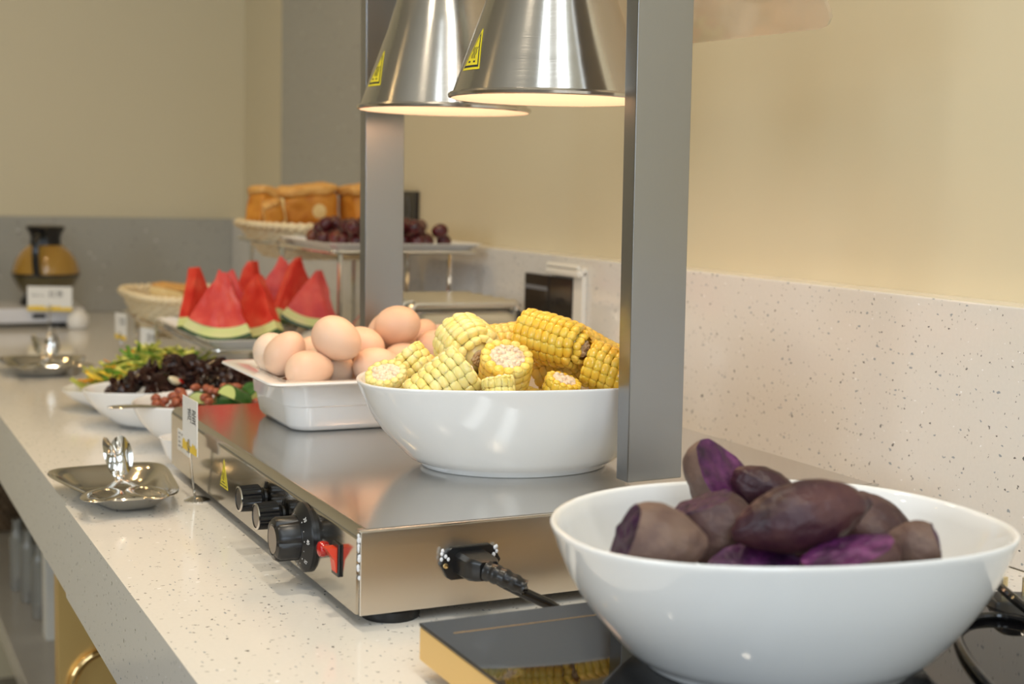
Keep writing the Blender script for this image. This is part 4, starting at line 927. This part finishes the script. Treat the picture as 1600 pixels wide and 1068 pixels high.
# watermelon slices
def melon(px, py, y, yaw, tilt, s, label, ang=26, seed=0, lean=0):
    """upright wedge standing on its rind; pixel marks the middle of the rind foot"""
    base = at(px, py, y); t = thing('watermelon_slice', label, 'watermelon', base, 'watermelon slices on the tray')
    M = Matrix.Translation(base) @ Matrix.Rotation(yaw, 4, 'Z') @ Matrix.Rotation(tilt, 4, 'Y') @ Matrix.Rotation(lean, 4, 'X')
    Rr = .125*s; th = .021*s; A = [R(-90-ang+2*ang*k/14) for k in range(15)]; c = (0, Rr*1.0)
    sd = Vector((seed*1.3, seed*2.1, 0))
    def arc(r): return [(r*math.cos(a), Rr+r*math.sin(a)) for a in A]
    def solid(outer, inner, nm, mt, d, nz=0):
        P = outer+list(reversed(inner)); m = MB(); rings = []
        for yy in (-th/2*d, -th/2*d*.97, th/2*d*.97, th/2*d): 
            ins = .985 if abs(yy) > th/2*d*.98 else 1
            rings.append([(x*ins, yy*(1+nz*noise.noise(Vector((x, z, yy))*90+sd)), z) for x, z in P])
        m.loft(rings, M=M); m.build(nm, mt, t, angle=40)
    # flesh as a gridded wedge so that its faces are gently uneven
    m = MB(); rs = [.012, .03, .05, .07, .088, .1045]; rs = [q/.125*Rr for q in rs]
    for sgn in (-1, 1):
        V = []; Fc = []
        for r in rs:
            for (x, z) in arc(r): z += .010*s*max(0, 1-r/(.05*s))*noise.noise(Vector((x*120, seed, 0)));  V.append((x+.004*s*noise.noise(Vector((r*60, seed*.37, x*20))), sgn*(th/2)*(1+.34*noise.noise(Vector((x*70, z*70, sgn*3))+sd)+.16*noise.noise(Vector((x*190, z*190, sgn*3))+sd)-.25*max(0, 1-r/(.05*s))), z))
        n = len(A)
        for j in range(len(rs)-1):
            for i in range(n-1): q = (j*n+i, j*n+i+1, (j+1)*n+i+1, (j+1)*n+i); Fc.append(q if sgn < 0 else q[::-1])
        m.add(V, Fc, M)
    n = len(A); tot = len(rs)*n
    for i_, edge in enumerate(([j*n for j in range(len(rs))], [j*n+n-1 for j in range(len(rs))], list(range(n)))):
        for k in range(len(edge)-1): m.f.append((edge[k], edge[k+1], tot+edge[k+1], tot+edge[k])); m.mi.append(0)
    m.build('flesh', 'melon_flesh', t, angle=45)
    solid(arc(Rr*.965), arc(Rr*.836), 'rind', 'melon_pale', 1.0)
    solid(arc(Rr), arc(Rr*.966), 'skin', 'melon_skin', 1.01)
    return t
TZ = LZ+.006
def mbase(px, y): # foot on the tray
    for k in range(200):
        py = 440+k
        if at(px, py, y).z <= TZ+.004: return py
    return 560
MH = Heap(melon_tray)
for (px, y, yaw, tilt, s, label, ang, lean) in (
    (338, 1.985, R(-24), R(4), .88, 'big watermelon slice at the front corner of the tray, its rind facing out', 27, R(-12)),
    (398, 2.005, R(-50), R(-8), .86, 'watermelon slice turned sideways in the middle of the tray front', 25, R(-16)),
    (482, 2.04, R(-20), R(10), .80, 'watermelon slice at the toaster side of the tray front', 27, R(-14)),
    (312, 2.06, R(35), R(2), .84, 'watermelon slice turned towards the customer side behind the front corner slice', 22, R(-8)),
    (362, 2.10, R(-20), R(-2), .88, 'watermelon slice standing behind the two front slices', 24, R(-6)),
    (390, 2.195, R(-55), R(0), .96, 'tall pointed watermelon slice at the back of the tray', 22, R(-4)),
    (434, 2.135, R(-15), R(3), .93, 'tall broad watermelon slice at the back of the tray', 26, R(-5)),
    (462, 2.095, R(10), R(4), .92, 'watermelon slice between the broad back slice and the toaster side one', 22, R(-8))):
    m_ = melon(px, mbase(px, y), y, yaw, tilt, s, label, ang, seed=px, lean=lean); MH.rest(m_, Vector(m_.location), sink=.0008, most=4000, keep=False)
# grapes
GM = []
for mt in ('grape', 'grape_light'):
    m = MB(); m.ell((0, 0, 0), (.0115, .0115, .0130), None, 18, 12); GM.append(m.mesh('grape', mt, True, 80))
rnd = random.Random(51); GH = Heap(grape_tray); GZ_ = []
for layer, top, n in ((0, UZ+.022, 60), (1, UZ+.037, 28)):
    cnt = 0
    for k in range(700):
        if cnt >= n: break
        x = rnd.uniform(UX0+.04, UX1-.030); y = rnd.uniform(UY0+.028, UYm-.04)
        if layer == 1 and (x > UX1-.07 and rnd.random() < .6): continue
        if layer == 0 and any((x-p.x)**2+(y-p.y)**2 < .0228**2 for p in GZ_): continue
        if layer == 1 and any((x-p.x)**2+(y-p.y)**2 < .017**2 and p.z > UZ+.022 for p in GZ_): continue
        li = 1 if rnd.random() < .22 else 0
        c_ = Vector((x, y, .4)); o = link('grape', GM[li]); o.matrix_world = Matrix.Translation(c_) @ Euler((rnd.uniform(-1.5, 1.5), rnd.uniform(-1, 1), rnd.uniform(0, 6))).to_matrix().to_4x4()
        V, Fc = geo(o); z = GH.floor_z(x, y, [v-c_ for v in V])
        if z > top: bpy.data.objects.remove(o); continue
        GZ_.append(GH.rest(o, c_, sink=.0003)); cnt += 1
        tag(o, ('reddish grape in the pile on the high tray' if li else 'dark purple grape in the pile on the high tray'), 'grape', 'red grapes on the high tray' if li else 'dark grapes on the high tray')
# wicker baskets hanging in the rack frames
def basket(label, c, a, b_, z0, h, rot=0, mt='wicker', rows=11, taper=.66, n=3.0, name='wicker_basket', group=None):
    t = thing(name, label, 'basket', (c[0], c[1], z0), group)
    def rg(f, off=0, N=72): s = taper+(1-taper)*f**.8; return se(a*s+off, b_*s+off, n, N, z0+h*f, rot, c)
    m = MB(); pit = h/rows
    for k in range(rows):
        f = (k+.5)/rows; base = rg(f, 0, 96); P = []
        cc = Vector((c[0], c[1], z0+h*f))
        for i, p in enumerate(base):
            dd = (p-cc).normalized(); P.append(p+dd*(.0022*math.cos(PI*(i/2+k))))
        m.tube(P, pit*.55, 6, closed=True)
    m.build('weave', mt, t, angle=80, kind='stuff')
    m = MB()
    st = [rg(f, 0, 48) for f in (0, .25, .5, .75, 1)]
    for i in range(0, 48): m.tube([r[i] for r in st], .0016, 5)
    m.build('stakes', mt, t, angle=80, kind='stuff')
    m = MB(); top = rg(1, .002, 96); P1 = []; P2 = []
    for i, p in enumerate(top):
        cc = Vector((c[0], c[1], p.z)); dd = (p-cc).normalized(); q = 2*PI*i/96*24
        P1.append(p+dd*.0035*math.cos(q)+Vector((0, 0, .0035*math.sin(q)))); P2.append(p-dd*.0035*math.cos(q)-Vector((0, 0, .0035*math.sin(q))))
    m.tube(P1, .0045, 6, closed=True); m.tube(P2, .0045, 6, closed=True); m.build('rim', mt, t, angle=80)
    MB().loft([rg(0, -.001), [p+Vector((0, 0, .003)) for p in rg(0, -.001)]]).build('base', mt, t, angle=40)
    return t
lbc = ((LX0+LX1)/2-.002, (LYm+.008+LY1)/2+.0)
toast_basket = basket('cream wicker basket of toast on the low step of the rack', lbc, .101, .156, LZ-.026, .068, 0)
ubc = ((UX0+UX1)/2-.004, (UYm+.008+UY1)/2)
bread_basket = basket('cream wicker basket of bread chunks on the high step of the rack', ubc, .131, .138, UZ-.028, .056, 0)
# bread
def bread(label, c, dims, yaw, tilt=(0, 0), seed=0, name='bread_chunk', cat='bread', group='bread chunks in the high basket', spot=False):
    t = thing(name, label, cat, c, group)
    M = Matrix.Translation(Vector(c)) @ Euler((tilt[0], tilt[1], yaw)).to_matrix().to_4x4(); sd = Vector((seed*2.3, seed, seed*.7))
    def chunk(x0, x1, y0, y1, z0, z1, nm, mt, amp, bev):
        b = bmesh.new(); bmesh.ops.create_cube(b, size=1)
        for v in b.verts: v.co = Vector(((x0+x1)/2+v.co.x*(x1-x0), (y0+y1)/2+v.co.y*(y1-y0), (z0+z1)/2+v.co.z*(z1-z0)))
        bmesh.ops.subdivide_edges(b, edges=b.edges[:], cuts=7, use_grid_fill=True)
        lx, ly, lz = (x1-x0)/2, (y1-y0)/2, (z1-z0)/2; cx, cy, cz = (x0+x1)/2, (y0+y1)/2, (z0+z1)/2
        for v in b.verts:
            q = Vector(((v.co.x-cx)/lx, (v.co.y-cy)/ly, (v.co.z-cz)/lz)); k = (abs(q.x)**5.5+abs(q.y)**5.5+abs(q.z)**5.5)**(1/5.5)
            v.co = Vector((cx+q.x/k*lx, cy+q.y/k*ly, cz+q.z/k*lz)) if k > 0 else v.co
            if nm == 'crust_top': v.co.z += .004*(1-(q.x*q.x+q.y*q.y)*.5)*(q.z > 0)
            v.co += Vector((noise.noise(v.co*40+sd), noise.noise(v.co*40+sd*2), noise.noise(v.co*40-sd)))*amp
        MB().bm(b, M).build(nm, mt, t, angle=60)
    L_, W_, H_ = dims
    chunk(-L_, L_, -W_, W_, -H_, H_*.72, 'crust_side', 'crust', .0035, 0)
    chunk(-L_*1.02, L_*1.02, -W_*1.03, W_*1.03, H_*.62, H_*1.08, 'crust_top', 'crust_top', .005, 0)
    chunk(-L_*1.01, -L_*.90, -W_*.9, W_*.9, -H_*.9, H_*.66, 'crumb', 'crumb', .002, 0)
    if spot: 
        m = MB(); m.lathe([(.0, .0008), (.011, .0006), (.0125, 0)], 18, M @ frame((L_*.25, -W_*1.0, -H_*.25), (1, 0, 0), (0, 0, 1), (0, -1, 0))); m.build('pale_spot', 'crumb', t)
    return t
zb_ = UZ+.012
def bpos(px, py, y): return at(px, py, y)
BH = Heap(bread_basket)
B_OK = lambda q: abs(q.x-ubc[0]) < .105 and abs(q.y-ubc[1]) < .105
for k, (dx, dy, yw) in enumerate(((-.045, -.035, 20), (.042, -.030, -15), (-.040, .045, 60), (.045, .050, 10))):     # the bread below
    c_ = Vector((ubc[0]+dx, ubc[1]+dy, UZ+.03)); BH.rest(bread(('flat bread slice at the bottom of the high basket, customer side', 'flat bread slice at the bottom of the high basket, wall side', 'flat bread slice at the back of the high basket, customer side', 'flat bread slice at the back of the high basket, wall side')[k], c_, (.036, .034, .012), R(yw), (0, 0), 30+k), c_, sink=.002)
for lab, px_, y_, dm, yw, tl, sd_, sp_ in (
    ('small bread piece leaning in front of the torn chunk', (417, 334), 2.262, (.016, .017, .018), -20, (10, -12), 5, False),
    ('torn bread chunk standing at the customer end of the high basket', (402, 322), 2.345, (.019, .023, .031), 205, (5, -10), 2, False),
    ('long bread chunk with golden top and pale round spot in the high basket', (474, 323), 2.335, (.050, .030, .031), -4, (4, -6), 1, True),
    ('bread chunk at the wall end of the high basket behind the post', (566, 322), 2.34, (.034, .034, .032), 195, (0, 10), 3, False)):
    c_ = bpos(px_[0], px_[1], y_); BH.rest(bread(lab, c_, dm, R(yw), (R(tl[0]), R(tl[1])), sd_, spot=sp_), c_, px_, (2.25, 2.275) if sd_ == 5 else (y_-.02, y_+.03), B_OK, sink=.002)
TH = Heap(toast_basket)
for k, (dx, dy, yw) in enumerate(((-.012, -.035, 10), (.012, -.005, -25), (-.010, .030, 40))):
    c_ = Vector((lbc[0]+dx, lbc[1]+dy, LZ+.06)); TH.rest(bread(('toast piece at the front of the low basket', 'toast piece at the rack side of the low basket', 'toast piece at the back of the low basket')[k], c_, (.036, .040, .010), R(yw), (R(4*k), R(5)), 10+k, 'toast', 'toast', 'toast pieces in the low basket'), c_, sink=.0012)

# ------------------------------------------------------------------ toaster
tx0, tx1, ty0, ty1, tz0, tz1 = .652, .915, 1.685, 1.912, .012, .160
ts = thing('toaster', 'brushed steel four-slot toaster standing between the warmer and the rack', 'toaster', ((tx0+tx1)/2, (ty0+ty1)/2, 0))
def tring(ins, z, r): return rrect(tx0+ins, tx1-ins, ty0+ins, ty1-ins, r, z, 8)
rg = [tring(.004, tz0+.012, .045), tring(0, tz0+.03, .05), tring(.0, tz0+.06, .05), tring(.008, tz1-.055, .05), tring(.019, tz1-.030, .048), tring(.031, tz1-.012, .042), tring(.041, tz1-.003, .036), tring(.050, tz1, .03)]
MB().loft(rg, True, True).build('shell', 'steel_toaster', ts, angle=50)
MB().loft([tring(.006, tz0, .04), tring(.001, tz0+.004, .046), tring(.001, tz0+.0125, .046)], True, True).build('base', 'black_plastic', ts)
for k in range(4):
    y = ty0+.056+.037*k
    s_ = MB().loft([rrect(tx0+.060, tx1-.060, y-.0085, y+.0125, .003, tz1+dz, 3) for dz in (-.0005, .0008)]); s_.build('slot', 'black_matte', ts)
    fr_ = MB(); fr_.tube([p for p in rrect(tx0+.058, tx1-.058, y-.0100, y+.0140, .004, tz1+.0008, 3)], .0014, 6, closed=True); fr_.build('slot_rim', 'chrome', ts)
for k in range(5):
    y = ty0+.056+.037*(k-.5)+.002; MB().tube([(tx0+.052, y, tz1-.002), (tx0+.058, y, tz1+.0035), (tx1-.058, y, tz1+.0035), (tx1-.052, y, tz1-.002)], .0062, 10).build('ridge', 'steel_toaster', ts)
for k in range(2): MB().box(tx0-.022, tx0+.003, ty0+.06+.07*k, ty0+.085+.07*k, .085, .095, .003).build('lever', 'black_plastic', ts)
for k in range(2): MB().lathe([(.012, 0), (.012, .008), (.010, .010), (0, .010)], 20, frame((tx0+.002, ty0+.072+.07*k, .045), (0, -1, 0), (0, 0, 1), (-1, 0, 0))).build('browning_knob', 'black_plastic', ts)
for x in (tx0+.04, tx1-.04):
    for y in (ty0+.04, ty1-.04): MB().lathe([(0, tz0), (.010, tz0), (.010, 0), (0, 0)], 16, Matrix.Translation((x, y, 0))).build('foot', 'rubber', ts)

# ------------------------------------------------------------------ sockets on the walls
def plate_obj(label, y0, y1, z0, z1, x, cat, name, strip=None, holes=False):
    t = thing(name, label, cat, (x, (y0+y1)/2, z0))
    pl = MB().box(x-.009, x, y0, y1, z0, z1, .0015).build('cover_plate', 'dark_brown_plastic', t)
    if strip: MB().box(x-.0096, x-.009, y0+.004, y1-.004, strip[0], strip[1], .0002).build('marking_strip', 'grey_ink', pl, smooth=False)
    if holes:
        m = MB()
        for dy in (-.006, .006): m.box(x-.0096, x-.0089, (y0+y1)/2+dy-.002, (y0+y1)/2+dy+.002, (z0+z1)/2+.006, (z0+z1)/2+.014)
        m.build('pin_holes', 'black_matte', pl, smooth=False)
    return t
p0, p1 = onx(820, 424, XB-.009), onx(855, 490, XB-.009)
zt, zb2 = .200, .114
plate_obj('dark wall socket plate with pale marking strip, beside the white-hooded one', p1.y-.002, p0.y, zb2, zt, XB, 'socket', 'wall_socket', (.178, .184))
q0, q1 = onx(856, 428, XB-.009), onx(894, 432, XB-.009)
plate_obj('dark wall socket inside a white splash hood', q1.y, p1.y-.004, zb2, zt, XB, 'socket', 'wall_socket', None, True)
hd = thing('socket_hood', 'white plastic splash hood framing the dark wall socket', 'socket cover', (XB, 1.72, zb2))
h0_, h1_ = onx(911, 415, XB-.008).y, p1.y-.001
MB().box(XB-.008, XB, h0_, q1.y-.0005, zb2-.010, zt+.016, .002).build('side_wall', 'white_plastic', hd)
MB().box(XB-.016, XB, h0_, h1_, zt+.003, zt+.013, .003).build('top_wall', 'white_plastic', hd)
MB().box(XB-.008, XB, h0_, h1_, zb2-.012, zb2-.001, .002).build('bottom_wall', 'white_plastic', hd)
MB().tube([(XB-.012, h0_+.004, zt+.0165), (XB-.012, h1_-.004, zt+.0165)], .0035, 10).build('hinge_pin', 'white_plastic', hd)
s0, s1 = onx(629, 298, XW), onx(655, 362, XW)
sw_ = thing('wall_switch', 'narrow dark wall plate above the upstand behind the grapes', 'switch', (XW, s1.y, s1.z))
spz0 = HB+.004
pl = MB().box(XW-.008, XW, s1.y, s0.y, spz0, s0.z, .0015).build('cover_plate', 'dark_brown_plastic', sw_)
MB().tube([Vector((XW-.0085, (s0.y+s1.y)/2+.012*math.cos(a), (spz0+s0.z)/2+.004+.026*math.sin(a))) for a in [2*PI*i/24 for i in range(24)]], .0011, 6, closed=True).build('oval_mark', 'grey_ink', pl)

# ------------------------------------------------------------------ coffee warmer and decanters
def decanter(label, c, s=1.0, ang=0):
    t = thing('coffee_decanter', label, 'decanter', (c[0], c[1], c[2]), 'decanters on the white warmer')
    Mx = Matrix.Translation(Vector(c)) @ Matrix.Scale(s, 4) @ Matrix.Rotation(ang, 4, 'Z')
    MB().lathe([(.047, 0), (.056, .002), (.056, .010), (.048, .020), (.052, .026)], 40, Mx, cap0=True).build('base_cup', 'black_plastic', t)
    MB().lathe([(.052, .025), (.062, .038), (.071, .056), (.0745, .066)], 48, Mx).build('lower_glass', 'coffee_glass', t)
    MB().lathe([(.0748, .0655), (.0756, .067), (.0756, .0695), (.0746, .071)], 48, Mx).build('band', 'black_plastic', t)
    MB().lathe([(.0745, .0705), (.0725, .085), (.066, .103), (.055, .119), (.043, .130), (.036, .135)], 48, Mx).build('upper_glass', 'amber_glass', t)
    MB().lathe([(.0355, .131), (.0345, .140), (.033, .152), (.035, .160), (.041, .170), (.0435, .175), (.042, .178), (.030, .180), (.0, .181)], 40, Mx).build('collar', 'black_plastic', t)
    P = curve([(0, -.036, .158), (0, -.058, .160), (0, -.084, .148), (0, -.090, .110), (0, -.082, .072)], 6)
    MB().tube(P, .008, 10, flat=(1, .55), M=Mx @ Matrix.Rotation(R(-22), 4, 'Z')).build('handle', 'black_gloss', t)
    return t
WY = 3.19
decanter('amber glass decanter with black handle on the white warmer behind the menu card', (.447, WY+.03, .044), .96)
decanter('second amber decanter at the end of the warmer, cut off by the frame', (.268, WY+.03, .044), .96)
wm = thing('decanter_warmer', 'low white enamel warmer carrying two amber decanters', 'warmer', (.36, WY, 0))
MB().box(.20, .515, WY-.065, WY+.115, .010, .043, .006).build('casing', 'enamel', wm)
for x in (.22, .475):
    for y in (WY-.045, WY+.09): MB().lathe([(0, .0105), (.014, .0105), (.012, 0), (0, 0)], 16, Matrix.Translation((x, y, 0))).build('foot', 'rubber', wm)
MB().box(.405, .432, WY-.0675, WY-.064, .021, .030, .001).build('switch', 'black_plastic', wm)
for x in (.268, .447): MB().lathe([(.058, .0425), (.058, .0438), (0, .0438)], 32, Matrix.Translation((x, WY+.03, 0))).build('hot_plate', 'black_matte', wm)
cf = onz(76, 514, 0); card('white menu card with yellow border in front of the decanter warmer', cf, ony(78, 484, cf.y), .092, .052, (-.35, -1, 0), '红茶', 'Black tea', True, 5)
sb = ony(122, 506, WY-.066-.0255)
o = MB().lathe([(.016, 0), (.021, .003), (.0245, .014), (.0225, .028), (.014, .038), (.005, .041), (0, .0415)], 32, Matrix.Translation((sb.x, sb.y, .0)), cap0=True).build('sugar_jar', 'ceramic_warm', angle=60); tag(o, 'small rounded white jar at the end of the decanter warmer', 'jar')

# ------------------------------------------------------------------ loose plug and cord beside the cooker
pg = thing('loose_plug', 'grey mains plug with brass prongs lying beside the cooker', 'plug', (.77, .70, 0))
pb = onz(1572, 938, .041)
M = Matrix.Translation((pb.x+.016, pb.y+.006, 0.0)) @ Matrix.Rotation(R(-24), 4, 'Z')
MB().box(-.020, .020, -.014, .014, .001, .041, .003, M=M).build('plug_body', 'plug_grey', pg)
for dx in (-.009, .006): MB().box(dx-.0022, dx+.0022, -.001, .001, .0405, .055, .0006, M=M).build('prong', 'prong', pg, label='flat brass prong')
lc = thing('extension_lead', 'black cord looping over the cooker glass behind the potato bowl', 'cord', (.7, .66, KZ))
zc = KZ+.0029
MB().tube(curve([onz(1640, 985, zc), onz(1600, 968, zc), onz(1555, 961, zc), onz(1515, 966, zc), onz(1497, 985, zc), onz(1508, 1020, zc), onz(1545, 1068, zc), onz(1600, 1120, zc)], 8), .0028, 10).build('cable', 'black_gloss', lc)
l2 = thing('appliance_lead', 'black cord rising past the brass prongs beside the bowl', 'cord', (.76, .66, .0))
MB().tube(curve([(.76, .86, .006), ony(1535, 893, .76), ony(1562, 916, .71), ony(1600, 948, .68), ony(1650, 985, .66)], 8), .0033, 10).build('cable', 'black_gloss', l2)

# ------------------------------------------------------------------ under the counter
for k, (px, py) in enumerate(((65, 968), (47, 943), (30, 923))):
    p = onz(px, py, -.45); t = thing('glass_bottle', 'clear narrow glass bottle in the row on the shelf under the counter', 'bottle', (p.x, p.y+.015, -.45), 'glass bottles under the counter')
    Mx = Matrix.Translation((p.x, p.y+.015, -.45))
    MB().lathe([(.0, .0), (.0135, .0005), (.0145, .003), (.0145, .095), (.012, .107), (.0085, .114), (.0085, .128), (.0095, .129), (.0095, .133), (.007, .133)], 28, Mx).build('glass', 'bottle_glass', t)
    MB().lathe([(0, .001), (.013, .001), (.013, .016), (0, .016)], 24, Mx).build('dark_bottom', 'dark_wicker', t)
bk = onz(-14, 868, -.45)
basket('dark brown wicker basket on the shelf under the counter', (.334, 3.22), .062, .062, -.449, .15, 0, 'dark_wicker', 12, .8, 2.2)
gr_ = MB(); g0 = ony(168, 1075, gp.y-.0055); gr_.tube([g0+Vector((.045*math.cos(a), 0, .05*math.sin(a))) for a in [2*PI*i/40 for i in range(40)]], .0058, 10, closed=True)
o = gr_.build('gold_hoop', 'gold_polish', angle=80); tag(o, 'polished gold hoop handle hanging in front of the gold panel', 'hoop')

# ------------------------------------------------------------------ ceiling fixtures belonging to the downlights
for (x, y) in LINEAR:
    o = MB().box(x-.15, x+.15, y-1.03, y+1.03, CEIL-.032, CEIL, .004).build('linear_light_housing', 'white_plastic'); struct(o, 'white housing of a linear ceiling light')
for (x, y, e) in DOWN:
    o = MB().lathe([(.050, CEIL-.004), (.062, CEIL-.004), (.062, CEIL), (.050, CEIL)], 24, Matrix.Translation((x, y, 0))).build('downlight_ring', 'white_plastic'); struct(o, 'white ring of a recessed ceiling downlight')
